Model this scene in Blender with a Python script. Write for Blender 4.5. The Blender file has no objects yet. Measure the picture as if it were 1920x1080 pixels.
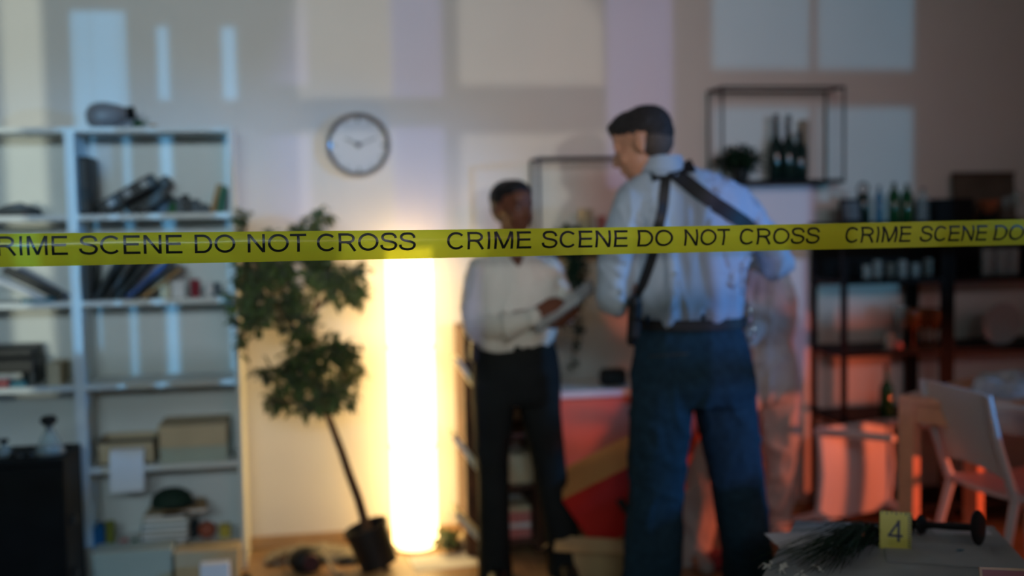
import bpy, bmesh, math, random
import numpy as np
from mathutils import Vector, Matrix, noise
random.seed(7)
SC = bpy.context.scene
COL = SC.collection
PI = math.pi

# ------------------------------------------------------------------ camera
F0 = 2100.0
PHI, TH, RHO = math.radians(9.6), math.atan(140/2100), .018
CAM = Vector((0, -4.96, 1.45))
vf = Vector((math.sin(PHI)*math.cos(TH), math.cos(PHI)*math.cos(TH), -math.sin(TH)))
vr0 = Vector((math.cos(PHI), -math.sin(PHI), 0))
vu0 = vr0.cross(vf)
vr = math.cos(RHO)*vr0 - math.sin(RHO)*vu0
vu = math.cos(RHO)*vu0 + math.sin(RHO)*vr0
cd = bpy.data.cameras.new('camera')
cam = bpy.data.objects.new('camera', cd)
COL.objects.link(cam)
cam.matrix_world = Matrix(((vr.x, vu.x, -vf.x, CAM.x), (vr.y, vu.y, -vf.y, CAM.y), (vr.z, vu.z, -vf.z, CAM.z), (0, 0, 0, 1)))
cd.sensor_width = 36
cd.lens = 36*F0/1920
cd.clip_start = .05
cd.dof.use_dof = True
cd.dof.focus_distance = 2.48
cd.dof.aperture_fstop = 1.0
SC.camera = cam

# ------------------------------------------------------------------ world, lights, exposure
SC.view_settings.view_transform = 'Standard'
SC.view_settings.look = 'None'
SC.view_settings.gamma = 1
SC.view_settings.exposure = .08
SC.view_settings.use_curve_mapping = False
w = bpy.data.worlds.new('dusk'); SC.world = w; w.use_nodes = True
w.node_tree.nodes['Background'].inputs[0].default_value = (.12, .28, .36, 1)
w.node_tree.nodes['Background'].inputs[1].default_value = .35

def aim(o, target):
    o.rotation_euler = (Vector(target)-o.location).to_track_quat('-Z', 'Y').to_euler()
def spot(name, loc, target, color, power, angle, radius=.03, blend=.3):
    l = bpy.data.lights.new(name, 'SPOT'); l.color = color; l.energy = power
    l.spot_size = math.radians(angle); l.spot_blend = blend; l.shadow_soft_size = radius
    o = bpy.data.objects.new(name, l); COL.objects.link(o); o.location = loc; aim(o, target); return o
def area(name, loc, target, color, power, sx, sy, spread=180):
    l = bpy.data.lights.new(name, 'AREA'); l.color = color; l.energy = power
    l.shape = 'RECTANGLE'; l.size = sx; l.size_y = sy; l.spread = math.radians(spread)
    o = bpy.data.objects.new(name, l); COL.objects.link(o); o.location = loc; aim(o, target); return o
# added fill and wash first, then outdoor lamps behind the slotted boards
WY = -7.6
area('ambient_fill_light', (-.6, WY+.03, 2.72), (-.5, 0, 1.95), (.68, .90, 1.0), 14, 3.0, .5, 52)  # ambient fill added in the unseen clerestory
area('pink_wash_light', (2.0, WY+.03, 2.72), (1.3, 0, 1.5), (1, .42, .40), 2.0, 1.5, .5, 34)  # made-up pink wash over the back wall
spot('street_lamp_light', (.6, -13.5, 2.0), (.55, 0, 1.75), (1, .93, .80), 820, 8.5, .018, .25)
spot('police_lamp_light', (-1.6, -13.2, 1.55), (-.68, 0, 1.5), (.16, .55, 1), 2600, 10, .014, .2)
spot('blue_car_light', (1.6, -13.5, 2.0), (1.25, 0, 1.7), (.42, .42, 1), 1000, 13, .018, .25)
spot('shop_sign_light', (3.2, -13.5, 2.0), (2.3, 0, 1.8), (.18, .60, .95), 1150, 8, .02, .3)
spot('headlamp_light', (-2.67, -13.0, 1.45), (-1.25, 0, 1.6), (.95, 1, .80), 1700, 10, .02, .2)
# red beacon through the low opening in the right wall
spot('red_beacon_light', (5.7, -2.8, .42), (1.75, -.75, .5), (1, .17, .07), 470, 44, .14, .25)
spot('blue_beacon_light', (5.6, -3.5, 2.2), (1.5, -1.25, 1.2), (.08, .42, 1), 560, 24, .08, .5)

# ------------------------------------------------------------------ pixel helpers (a pixel of the 1920x1080 frame to a point of the room)
def ray(px, py):
    return F0*vf + (px-960)*vr - (py-540)*vu
def at(px, py, y=None, z=None):
    d = ray(px, py)
    t = (y-CAM.y)/d.y if y is not None else (z-CAM.z)/d.z
    return CAM + t*d

# ------------------------------------------------------------------ materials
MATS = {}
def mat(name, col, rough=.6, metal=0, var=.06, scale=8, bump=0, coat=0, trans=0, emit=None, es=0, ior=1.45, alpha=None, sheen=0, sub=0):
    if name in MATS: return MATS[name]
    m = bpy.data.materials.new(name); m.use_nodes = True
    nt = m.node_tree; b = nt.nodes['Principled BSDF']
    b.inputs['Roughness'].default_value = rough; b.inputs['Metallic'].default_value = metal
    b.inputs['IOR'].default_value = ior
    if coat: b.inputs['Coat Weight'].default_value = coat
    if trans: b.inputs['Transmission Weight'].default_value = trans
    if sheen: b.inputs['Sheen Weight'].default_value = sheen
    if sub:
        b.inputs['Subsurface Weight'].default_value = sub
        b.inputs['Subsurface Scale'].default_value = .01
    tc = nt.nodes.new('ShaderNodeTexCoord'); n = nt.nodes.new('ShaderNodeTexNoise')
    n.inputs['Scale'].default_value = scale; n.inputs['Detail'].default_value = 4
    nt.links.new(tc.outputs['Object'], n.inputs['Vector'])
    r = nt.nodes.new('ShaderNodeValToRGB')
    c0 = [max(0, c*(1-var)) for c in col]; c1 = [min(1, c*(1+var)) for c in col]
    r.color_ramp.elements[0].position = .3; r.color_ramp.elements[1].position = .7
    r.color_ramp.elements[0].color = (*c0, 1); r.color_ramp.elements[1].color = (*c1, 1)
    nt.links.new(n.outputs['Fac'], r.inputs['Fac']); nt.links.new(r.outputs['Color'], b.inputs['Base Color'])
    if bump:
        bp = nt.nodes.new('ShaderNodeBump'); bp.inputs['Strength'].default_value = bump; bp.inputs['Distance'].default_value = .01
        nt.links.new(n.outputs['Fac'], bp.inputs['Height']); nt.links.new(bp.outputs['Normal'], b.inputs['Normal'])
    if 'lacquer' in name: b.inputs['Specular IOR Level'].default_value = .12
    if 'leaf' in name or 'hair' in name or 'skin' in name or 'trousers' in name or 'denim' in name: b.inputs['Specular IOR Level'].default_value = .22
    if emit:
        b.inputs['Emission Color'].default_value = (*emit, 1); b.inputs['Emission Strength'].default_value = es
    MATS[name] = m
    return m
def glassy(name, col, rough=.05, opacity=.35):
    """thin-walled glass: tinted transparency with a glossy skin"""
    if name in MATS: return MATS[name]
    m = bpy.data.materials.new(name); m.use_nodes = True; nt = m.node_tree
    b = nt.nodes['Principled BSDF']; out = nt.nodes['Material Output']
    b.inputs['Base Color'].default_value = (*col, 1); b.inputs['Roughness'].default_value = rough
    t = nt.nodes.new('ShaderNodeBsdfTransparent'); t.inputs[0].default_value = (*[min(1, .35+c) for c in col], 1)
    mx = nt.nodes.new('ShaderNodeMixShader'); mx.inputs[0].default_value = opacity
    nt.links.new(t.outputs[0], mx.inputs[1]); nt.links.new(b.outputs[0], mx.inputs[2]); nt.links.new(mx.outputs[0], out.inputs[0])
    MATS[name] = m
    return m

M_wall = mat('wall_paint', (.74, .70, .66), .85, var=.02, scale=3, bump=.03)
M_ceil = mat('ceiling_paint', (.72, .72, .70), .9, var=.02)
M_white = mat('white_laminate', (.70, .72, .70), .45, var=.02)
M_black = mat('black_lacquer', (.006, .007, .008), .55, var=.2)
M_blackm = mat('black_metal', (.012, .013, .014), .45, metal=.4, var=.2)
M_blackp = mat('black_plastic', (.010, .011, .012), .5, var=.2)
M_brown = mat('dark_brown_wood', (.070, .028, .014), .6, var=.4, scale=12)
M_beige = mat('beige_board', (.55, .44, .28), .7, var=.08)
M_card = mat('cardboard', (.52, .34, .16), .8, var=.1)
M_paper = mat('white_paper', (.75, .75, .76), .8, var=.02)
M_greyp = mat('grey_paper', (.40, .42, .43), .8, var=.3, scale=20)
M_chair = mat('white_plastic', (.66, .66, .68), .4, var=.02)
M_wood = mat('pale_wood', (.62, .45, .28), .5, var=.15, scale=10)
M_leaf = mat('ficus_leaf', (.085, .125, .035), .5, var=.5, scale=14, sheen=.2)
M_leafd = mat('dark_leaf', (.010, .030, .014), .6, var=.5, scale=20)
M_owood = mat('orange_lit_wood', (.80, .40, .24), .5, var=.12, scale=10)  # table wood with orange light put into its colour
M_bark = mat('bark', (.11, .055, .03), .9, var=.4, scale=30, bump=.4)
M_soil = mat('soil', (.03, .02, .015), .95, var=.5, scale=50, bump=.5)
M_skinw = mat('dark_brown_skin', (.115, .045, .026), .5, var=.08, sub=.05)
M_skinm = mat('light_skin', (.48, .25, .16), .5, var=.06, sub=.05)
M_hairb = mat('black_hair', (.010, .009, .010), .55, var=.4, scale=60, bump=.3)
M_hairm = mat('short_dark_hair', (.022, .021, .022), .7, var=.5, scale=90, bump=.4)
M_shirtw = mat('white_blouse', (.56, .57, .53), .75, var=.03, bump=.05)
M_shirtm = mat('pale_blue_shirt', (.34, .44, .54), .75, var=.04, bump=.05)
M_jean = mat('dark_denim', (.012, .038, .060), .85, var=.25, scale=40, bump=.2)
M_trous = mat('black_trousers', (.010, .013, .013), .8, var=.2)
M_strap = mat('black_webbing', (.008, .009, .010), .6, var=.2)
M_suit = mat('white_overall', (.46, .43, .40), .7, var=.05, bump=.1)
M_chrome = mat('chrome', (.75, .76, .78), .12, metal=1, var=.02)
M_clockf = mat('clock_face', (.42, .43, .47), .35, var=.02)
M_dark = mat('dark_print', (.02, .03, .035), .6, var=.1)
M_grey = mat('grey_ceramic', (.17, .15, .15), .4, var=.06)
M_blue = mat('blue_cover', (.02, .09, .32), .5, var=.1)
M_teal = mat('teal_cover', (.02, .16, .22), .5, var=.1)
M_red = mat('red_print', (.50, .02, .015), .5, var=.08)
M_redd = mat('dark_red_plastic', (.25, .02, .035), .4, var=.1)
M_green = mat('green_plastic', (.04, .16, .06), .5, var=.2)
M_olive = mat('olive_plastic', (.22, .22, .03), .5, var=.1)
M_yell = mat('yellow_plastic', (.50, .38, .05), .5, var=.1)
M_tan = mat('tan_cover', (.42, .25, .10), .6, var=.1)
M_pink = mat('pink_cloth', (.55, .18, .16), .7, var=.1)
M_greyc = mat('grey_cloth', (.13, .16, .19), .8, var=.25, scale=30)
M_glass = glassy('clear_glass', (.55, .60, .60), .04, .24)
M_glassg = glassy('green_glass', (.005, .07, .02), .08, .85)
M_glassd = glassy('dark_green_glass', (.006, .020, .016), .1, .96)
M_glassb = glassy('blue_tinted_glass', (.10, .30, .45), .06, .5)
M_glassa = glassy('amber_lit_glass', (.30, .10, .03), .06, .5)  # orange highlights painted in as an amber tint

# wooden floor
def floor_mat():
    m = bpy.data.materials.new('wood_floor'); m.use_nodes = True; nt = m.node_tree; b = nt.nodes['Principled BSDF']
    tc = nt.nodes.new('ShaderNodeTexCoord'); br = nt.nodes.new('ShaderNodeTexBrick')
    br.inputs['Scale'].default_value = 1; br.inputs['Brick Width'].default_value = 1.4; br.inputs['Row Height'].default_value = .14
    br.inputs['Mortar Size'].default_value = .003; br.inputs['Color1'].default_value = (.50, .30, .15, 1)
    br.inputs['Color2'].default_value = (.42, .25, .12, 1); br.inputs['Mortar'].default_value = (.10, .06, .03, 1)
    nt.links.new(tc.outputs['Object'], br.inputs['Vector'])
    n = nt.nodes.new('ShaderNodeTexNoise'); n.inputs['Scale'].default_value = 6
    mp = nt.nodes.new('ShaderNodeMapping'); mp.inputs['Scale'].default_value = (1, 14, 1)
    nt.links.new(tc.outputs['Object'], mp.inputs['Vector']); nt.links.new(mp.outputs[0], n.inputs['Vector'])
    mx = nt.nodes.new('ShaderNodeMix'); mx.data_type = 'RGBA'; mx.blend_type = 'MULTIPLY'; mx.inputs[0].default_value = .4
    nt.links.new(br.outputs['Color'], mx.inputs[6]); nt.links.new(n.outputs['Color'], mx.inputs[7])
    nt.links.new(mx.outputs[2], b.inputs['Base Color']); b.inputs['Roughness'].default_value = .45
    return m
M_floor = floor_mat()

# yellow translucent tape film
def tape_mat():
    m = bpy.data.materials.new('yellow_film'); m.use_nodes = True; nt = m.node_tree
    b = nt.nodes['Principled BSDF']; out = nt.nodes['Material Output']
    b.inputs['Base Color'].default_value = (.46, .64, .08, 1); b.inputs['Roughness'].default_value = .22
    tl = nt.nodes.new('ShaderNodeBsdfTranslucent'); tl.inputs[0].default_value = (1, .86, .07, 1)
    tp = nt.nodes.new('ShaderNodeBsdfTransparent'); tp.inputs[0].default_value = (.90, .95, .22, 1)
    n = nt.nodes.new('ShaderNodeTexNoise'); n.inputs['Scale'].default_value = 3
    tc = nt.nodes.new('ShaderNodeTexCoord'); nt.links.new(tc.outputs['Object'], n.inputs['Vector'])
    bp = nt.nodes.new('ShaderNodeBump'); bp.inputs['Strength'].default_value = .1; bp.inputs['Distance'].default_value = .01
    nt.links.new(n.outputs['Fac'], bp.inputs['Height']); nt.links.new(bp.outputs[0], b.inputs['Normal'])
    m1 = nt.nodes.new('ShaderNodeMixShader'); m1.inputs[0].default_value = .58
    m2 = nt.nodes.new('ShaderNodeMixShader'); m2.inputs[0].default_value = .31
    nt.links.new(b.outputs[0], m1.inputs[1]); nt.links.new(tl.outputs[0], m1.inputs[2])
    nt.links.new(m1.outputs[0], m2.inputs[1]); nt.links.new(tp.outputs[0], m2.inputs[2]); nt.links.new(m2.outputs[0], out.inputs[0])
    return m
M_tape = tape_mat()
M_ink = mat('black_ink', (.006, .008, .008), .35, var=.1)

# ------------------------------------------------------------------ mesh builder
class MB:
    def __init__(s): s.v = []; s.f = []
    def add(s, vs, fs):
        k = len(s.v); s.v += [Vector(v) for v in vs]; s.f += [tuple(i+k for i in f) for f in fs]; return s
    def box(s, c, size, M=None):
        c = Vector(c); h = Vector(size)/2
        vs = [Vector((x*h.x, y*h.y, z*h.z)) for x in (-1, 1) for y in (-1, 1) for z in (-1, 1)]
        if M: vs = [M @ v for v in vs]
        return s.add([c+v for v in vs], [(0, 1, 3, 2), (4, 6, 7, 5), (0, 4, 5, 1), (2, 3, 7, 6), (0, 2, 6, 4), (1, 5, 7, 3)])
    def bx(s, x0, x1, y0, y1, z0, z1):
        return s.box(((x0+x1)/2, (y0+y1)/2, (z0+z1)/2), (x1-x0, y1-y0, z1-z0))
    def tube(s, pts, rad, n=10, caps=True, flat=None):
        pts = [Vector(p) for p in pts]
        if not hasattr(rad, '__len__'): rad = [rad]*len(pts)
        rings = []; prev = None
        for i, p in enumerate(pts):
            d = (pts[min(i+1, len(pts)-1)]-pts[max(i-1, 0)]).normalized()
            if prev is None:
                a = Vector((0, 0, 1)) if abs(d.z) < .9 else Vector((1, 0, 0))
                u = d.cross(a).normalized()
            else:
                u = (prev-d*prev.dot(d)).normalized()
            prev = u; v = d.cross(u)
            rings.append([p+rad[i]*(math.cos(2*PI*k/n)*u+math.sin(2*PI*k/n)*v) for k in range(n)])
        return s.rings(rings, caps)
    def rings(s, rings, caps=True, closed=False):
        n = len(rings[0]); vs = [v for r in rings for v in r]; fs = []
        R = len(rings)
        for i in range(R if closed else R-1):
            j = (i+1) % R
            for k in range(n):
                fs.append((i*n+k, i*n+(k+1) % n, j*n+(k+1) % n, j*n+k))
        if caps and not closed:
            fs.append(tuple(range(n))[::-1]); fs.append(tuple((R-1)*n+k for k in range(n)))
        return s.add(vs, fs)
    def lathe(s, prof, o=(0, 0, 0), M=None, n=20, caps=True):
        o = Vector(o); rings = []
        for r, z in prof:
            ring = [Vector((max(r, 1e-4)*math.cos(2*PI*k/n), max(r, 1e-4)*math.sin(2*PI*k/n), z)) for k in range(n)]
            if M: ring = [M @ q for q in ring]
            rings.append([o+q for q in ring])
        return s.rings(rings, caps)
    def ell(s, c, r, M=None, n=16, m=10):
        c = Vector(c); r = Vector(r) if hasattr(r, '__len__') else Vector((r, r, r))
        rings = []
        for i in range(m+1):
            t = -PI/2+PI*(i+.02)/(m+.04)
            ring = [Vector((r.x*math.cos(t)*math.cos(2*PI*k/n), r.y*math.cos(t)*math.sin(2*PI*k/n), r.z*math.sin(t))) for k in range(n)]
            if M: ring = [M @ q for q in ring]
            rings.append([c+q for q in ring])
        return s.rings(rings)
    def cap(s, a, ra, b, rb, n=14):
        a = Vector(a); b = Vector(b)
        d = (b-a); L = d.length or 1e-5; q = d.to_track_quat('Z', 'Y').to_matrix()
        prof = []
        for i in range(6):
            t = -PI/2+PI/2*i/5; prof.append((ra*math.cos(t), ra*math.sin(t)))
        for i in range(6):
            t = PI/2*i/5; prof.append((rb*math.cos(t), L+rb*math.sin(t)))
        return s.lathe(prof, a, q, n)
    def mesh(s, name):
        me = bpy.data.meshes.new(name); me.from_pydata([tuple(v) for v in s.v], [], s.f)
        bm = bmesh.new(); bm.from_mesh(me); bmesh.ops.recalc_face_normals(bm, faces=bm.faces); bm.to_mesh(me); bm.free()
        return me
    def build(s, name, m, parent=None, loc=None, rot=None, smooth=True, bevel=0, world=False, fuse=None, fold=None, base=False):
        """one mesh object. base=True: the origin goes to the middle of the underside (top-level meshes built in room coordinates)"""
        if fuse:
            tmp = bpy.data.objects.new('tmp', s.mesh('tmp')); COL.objects.link(tmp)
            r = tmp.modifiers.new('r', 'REMESH'); r.mode = 'VOXEL'; r.voxel_size = fuse[0]
            sm = tmp.modifiers.new('s', 'SMOOTH'); sm.factor = .6; sm.iterations = fuse[1]
            bpy.context.view_layer.update()
            me = bpy.data.meshes.new_from_object(tmp.evaluated_get(bpy.context.evaluated_depsgraph_get()))
            me.name = name; bpy.data.objects.remove(tmp)
            if fold:
                for v in me.vertices:
                    v.co += v.normal*fold(v.co)
        else:
            me = s.mesh(name)
        off = None
        if parent is not None and world:
            inv = parent.matrix_basis.inverted() if parent.parent is None else (parent.parent.matrix_basis @ parent.matrix_basis).inverted()
            me.transform(inv)
        elif base:
            n = len(me.vertices); a = np.empty(n*3); me.vertices.foreach_get('co', a); a = a.reshape(-1, 3)
            off = Vector(((a[:, 0].min()+a[:, 0].max())/2, (a[:, 1].min()+a[:, 1].max())/2, a[:, 2].min()))
            me.transform(Matrix.Translation(-off))
        o = bpy.data.objects.new(name, me); COL.objects.link(o)
        if m: me.materials.append(m)
        if off is not None: o.location = off
        if loc is not None: o.location = loc
        if rot is not None: o.rotation_euler = rot
        if parent is not None: o.parent = parent
        if smooth:
            me.polygons.foreach_set('use_smooth', [True]*len(me.polygons))
            if not fuse:
                try: me.set_sharp_from_angle(angle=math.radians(38))
                except Exception: pass
        if bevel:
            b = o.modifiers.new('bevel', 'BEVEL'); b.width = bevel; b.segments = 2; b.limit_method = 'ANGLE'
        return o

def tag(o, label=None, cat=None, group=None, kind=None):
    if label: o['label'] = label
    if cat: o['category'] = cat
    if group: o['group'] = group
    if kind: o['kind'] = kind
    return o
def thing(name, label, cat, loc=(0, 0, 0), rot=(0, 0, 0), group=None):
    o = bpy.data.objects.new(name, None); COL.objects.link(o); o.empty_display_size = .05
    o.location = loc; o.rotation_euler = rot
    bpy.context.view_layer.update()
    return tag(o, label, cat, group)
def struct(name, mb, m, **k):
    return tag(mb.build(name, m, base=True, **k), kind='structure')
def copy_tree(o, parent=None):
    c = o.copy(); COL.objects.link(c)
    if parent is not None: c.parent = parent
    for ch in [x for x in bpy.data.objects if x.parent == o]:
        copy_tree(ch, c)
    return c

# ------------------------------------------------------------------ the room
XL, XR, ZC = -2.7, 4.3, 3.1
struct('floor', MB().bx(XL-.1, XR+.1, WY-.1, .1, -.1, 0), M_floor, smooth=False)
struct('ceiling', MB().bx(XL-.1, XR+.1, WY-.1, .1, ZC, ZC+.1), M_ceil, smooth=False)
struct('wall_back', MB().bx(XL-.1, XR+.1, 0, .1, 0, ZC), M_wall, smooth=False)
struct('wall_left', MB().bx(XL-.1, XL, WY, 0, 0, ZC), M_wall, smooth=False)
# right wall with a low opening the red beacon shines through
oy0, oy1, oz0, oz1 = -2.24, -1.56, .08, .62
wr = MB()
for a, b, z0, z1 in ((WY, -3.3, 0, ZC), (-3.3, oy0, 0, 1.5), (oy0, oy1, 0, oz0), (oy0, oy1, oz1, 1.5), (oy1, 0, 0, 1.5), (-2.52, 0, 1.5, 2.35), (-3.3, 0, 2.35, ZC)):
    wr.bx(XR, XR+.1, a, b, z0, z1)
struct('wall_right', wr, M_wall, smooth=False)
# unseen wall behind the camera: clerestory added for fill, openings hold slotted light-shaping boards
WIN = [(-2.3, -.75), (.15, 1.98), (2.4, 3.2)]
WZ0, WZ1 = .95, 2.35
wf = MB().bx(XL, XR, WY-.1, WY, 0, WZ0).bx(XL, XR, WY-.1, WY, WZ1, 2.45).bx(XL, XR, WY-.1, WY, 3.0, ZC).bx(XL, -2.2, WY-.1, WY, 2.45, 3.0).bx(2.9, XR, WY-.1, WY, 2.45, 3.0)
ed = [XL]+[e for q in WIN for e in q]+[XR]
for i in range(0, len(ed), 2): wf.bx(ed[i], ed[i+1], WY-.1, WY, WZ0, WZ1)
struct('wall_front', wf, M_wall, smooth=False)
SLOTS = [[(-2.10, -2.03, 1.15, 2.35, None), (-1.35, -1.3375, 1.66, 1.876, None), (-1.3375, -1.318, 1.28, 1.876, None), (-1.318, -1.268, 1.66, 1.876, None), (-1.268, -1.257, 1.21, 1.876, None), (-1.206, -1.185, 1.21, 1.85, (1.66, 1.72)), (-1.095, -1.068, 1.21, 1.85, (1.66, 1.72))],
         [(.303, .482, 1.0, 2.35, (1.922, 1.984)), (.609, .893, 1.0, 2.35, (1.915, 2.008)), (1.045, 1.145, 1.0, 2.35, (1.93, 1.985)), (1.465, 1.60, 1.0, 2.35, None), (1.753, 1.897, 1.32, 1.812, None)],
         [(2.588, 2.795, 1.0, 2.35, (1.965, 2.04)), (2.81, 3.02, 1.0, 2.35, (1.965, 2.04))]]
for i, (a, b) in enumerate(WIN):
    q = MB(); x = a
    for (x0, x1, z0, z1, mu) in SLOTS[i]:
        q.bx(x, x0, WY-.07, WY-.04, WZ0, WZ1); q.bx(x0, x1, WY-.07, WY-.04, WZ0, z0)
        if z1 < WZ1: q.bx(x0, x1, WY-.07, WY-.04, z1, WZ1)
        if mu: q.bx(x0, x1, WY-.07, WY-.04, *mu)
        x = x1
    q.bx(x, b, WY-.07, WY-.04, WZ0, WZ1)
    struct('slot_gobo_%d' % (i+1), q, M_white, smooth=False)  # unseen boards, slots shaped to throw the wall patches
struct('baseboard_back', MB().bx(XL, XR, -.014, 0, 0, .055), mat('baseboard_wood', (.42, .26, .13), .5, var=.1), bevel=.003)

# ------------------------------------------------------------------ white bookcases
SHZ = [1.475, 1.130, .793, .453, .113]      # top faces of the shelves
def bookcase(x0, x1, label):
    t = thing('bookcase', label, 'bookcase', ((x0+x1)/2, -.14, 0), group='white bookcases along the wall')
    P = .019
    for a in (x0, x1-P): MB().bx(a, a+P, -.28, -.005, 0, 1.82).build('side_panel', M_white, t, world=True, smooth=False, bevel=.0015)
    MB().bx(x0+P, x1-P, -.28, -.005, 1.80, 1.82).build('top_panel', M_white, t, world=True, smooth=False, bevel=.0015)
    MB().bx(x0+P, x1-P, -.012, -.006, .02, 1.80).build('back_panel', M_white, t, world=True, smooth=False)
    for z in SHZ: MB().bx(x0+P, x1-P, -.278, -.012, z-.022, z).build('shelf', M_white, t, world=True, smooth=False, bevel=.0015)
    MB().bx(x0+P, x1-P, -.262, -.25, 0, .09).build('plinth', M_white, t, world=True, smooth=False)
    return t
bookcase(-.9725, -.345, 'white open bookcase with the grey vase lying on its top')
bookcase(-1.603, -.9735, 'white open bookcase cut by the left edge of the photo')

# ---- boxes, books and slabs placed against a shelf
def X(px, y, py=500): return at(px, py, y=y).x
def Zp(py, y, px=300): return at(px, py, y=y).z
def boxpx(name, m, px0, px1, pyt, z0, y0, dep, label=None, cat=None, group=None, bevel=.002, parent=None, rz=0):
    py = pyt+20
    a, b = at(px0, py, y=y0).x, at(px1, py, y=y0).x; zt = at((px0+px1)/2, pyt, y=y0).z
    mb = MB().box((0, 0, (zt-z0)/2), (b-a, dep, zt-z0), Matrix.Rotation(rz, 3, 'Z'))
    o = mb.build(name, m, parent, loc=((a+b)/2, y0+dep/2, z0) if parent is None else None, bevel=bevel, smooth=False)
    return tag(o, label, cat, group)
def lean(name, m, pxb, pxt, pyt, z0, y0, th, dep, label, cat='book', group=None, pages=True):
    """a slab (book, binder) leaning from its foot at pxb to its head at pxt, pyt"""
    b = at(pxb, 0, y=y0); 
    T = at(pxt, pyt, y=y0); B = Vector((X(pxb, y0, pyt+30), y0, z0))
    d = Vector((T.x-B.x, 0, T.z-B.z)); L = d.length; ang = math.atan2(d.x, d.z)
    lift = th/2*abs(math.sin(ang))
    t = thing(name, label, cat, (B.x, y0+dep/2, z0+lift), (0, ang, 0), group)
    if pages:
        c = .003
        mb = MB().box((-th/2+c/2, 0, L/2), (c, dep, L)).box((th/2-c/2, 0, L/2), (c, dep, L)).box((0, -dep/2+c/2, L/2), (th-2*c, c, L))
        mb.build('cover', m, t, smooth=False, bevel=.001)
        MB().box((0, c, L/2), (th-2*c-.0005, dep-2*c, L-.008)).build('pages', M_paper, t, smooth=False)
    else:
        MB().box((0, 0, L/2), (th, dep, L)).build('case', m, t, smooth=False, bevel=.003)
    return t
def book_flat(m, px0, px1, z0, th, y0, dep, label, rz=0, group=None):
    a, b = X(px0, y0, 980), X(px1, y0, 980); wd = b-a
    t = thing('book', label, 'book', ((a+b)/2, y0+dep/2, z0), (0, 0, rz), group)
    c = .003
    MB().box((0, 0, c/2), (wd, dep, c)).box((0, 0, th-c/2), (wd, dep, c)).box((-wd/2+c/2, 0, th/2), (c, dep, th-2*c)).build('cover', m, t, smooth=False)
    MB().box((c, 0, th/2), (wd-2*c, dep-2*c, th-2*c-.0003)).build('pages', M_paper, t, smooth=False)
    return t
def cup(name, m, px, pyt, z0, y, r, label, cat='cup', group=None):
    c = at(px, pyt+15, y=y); h = at(px, pyt, y=y).z-z0
    mb = MB().lathe([(r*.8, 0), (r*.9, h*.1), (r, h), (r*.88, h), (r*.78, h*.12), (.001, h*.12)], n=18, caps=True)
    return tag(mb.build(name, m, loc=(c.x, y, z0)), label, cat, group)
def blob(name, m, c, r, label, cat, amp=.25, sc=6, group=None, parent=None, seg=24, flat_bottom=True, rot=0):
    """crumpled cloth or soft heap: a noisy dome"""
    mb = MB().ell((0, 0, 0), r, Matrix.Rotation(rot, 3, 'Z'), seg, seg*2//3)
    for v in mb.v:
        k = noise.noise(Vector(v)*sc/max(r)*.35+Vector(c)*7)*amp+noise.noise(Vector(v)*sc/max(r)+Vector(c)*9)*amp*.5
        v *= 1+k
        if flat_bottom and v.z < 0: v.z *= .02
    zmin = min(v.z for v in mb.v)
    for v in mb.v: v.z -= zmin
    return tag(mb.build(name, m, parent, loc=c), label, cat, group)

# --- on top of the right bookcase: the fallen vase
tv = thing('vase', 'grey teardrop vase lying on its side on top of the bookcase', 'vase', (X(205, -.15, 215), -.15, 1.82+.058))
RV = Matrix.Rotation(math.radians(84), 3, 'Y')
MB().lathe([(.001, -.092), (.026, -.088), (.048, -.070), (.0575, -.040), (.055, -.010), (.043, .030), (.028, .062), (.022, .075), (.019, .07), (.035, .03), (.045, -.03), (.03, -.075), (.001, -.08)], (0, 0, 0), RV, 28).build('body', M_grey, tv)
MB().lathe([(.024, .070), (.027, .078), (.026, .10), (.018, .10), (.018, .07)], (0, 0, 0), RV, 24).build('neck_ring', M_black, tv)
def leafy(name, m, clusters, n, ls, parent=None, loc=None, seed=1, up=.0):
    """many small leaf blades in one foliage mesh; clusters = (centre, radii)"""
    rn = random.Random(seed); mb = MB()
    tot = sum(c[1][0]*c[1][2] for c in clusters)
    for c, r in clusters:
        k = max(6, int(n*r[0]*r[2]/tot))
        for _ in range(k):
            u = Vector((rn.gauss(0, 1), rn.gauss(0, 1), rn.gauss(0, 1))).normalized()*rn.random()**.45
            p = Vector(c)+Vector((u.x*r[0], u.y*r[1], u.z*r[2]))
            d = Vector((rn.uniform(-1, 1), rn.uniform(-1, 1), rn.uniform(-1.1, .5)+up)).normalized()
            s = d.cross(Vector((rn.uniform(-.4, .4), rn.uniform(-.4, .4), 1))).normalized()
            nn = s.cross(d); L = ls*rn.uniform(.7, 1.25); W = L*.24
            v = [p, p+d*L*.35+s*W, p+d*L*.75+s*W*.7, p+d*L-nn*L*.15, p+d*L*.75-s*W*.7, p+d*L*.35-s*W, p+d*L*.4+nn*L*.06]
            mb.add(v, [(0, 6, 1), (1, 6, 2), (2, 6, 3), (3, 6, 4), (4, 6, 5), (5, 6, 0)])
    return mb.build(name, m, parent, loc=loc, smooth=False)
c = at(257, 224, y=-.15)
tag(leafy('foliage_sprig', M_green, [((0, 0, .02), (.02, .02, .018))], 60, .03, loc=(c.x+.008, -.15, 1.82), seed=4), 'small green sprig beside the mouth of the lying vase', 'sprig')
blob('cork', M_tan, (X(287, -.15, 230), -.15, 1.82), (.02, .018, .022), 'small tan cork lump on top of the bookcase', 'cork', .1)

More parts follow.
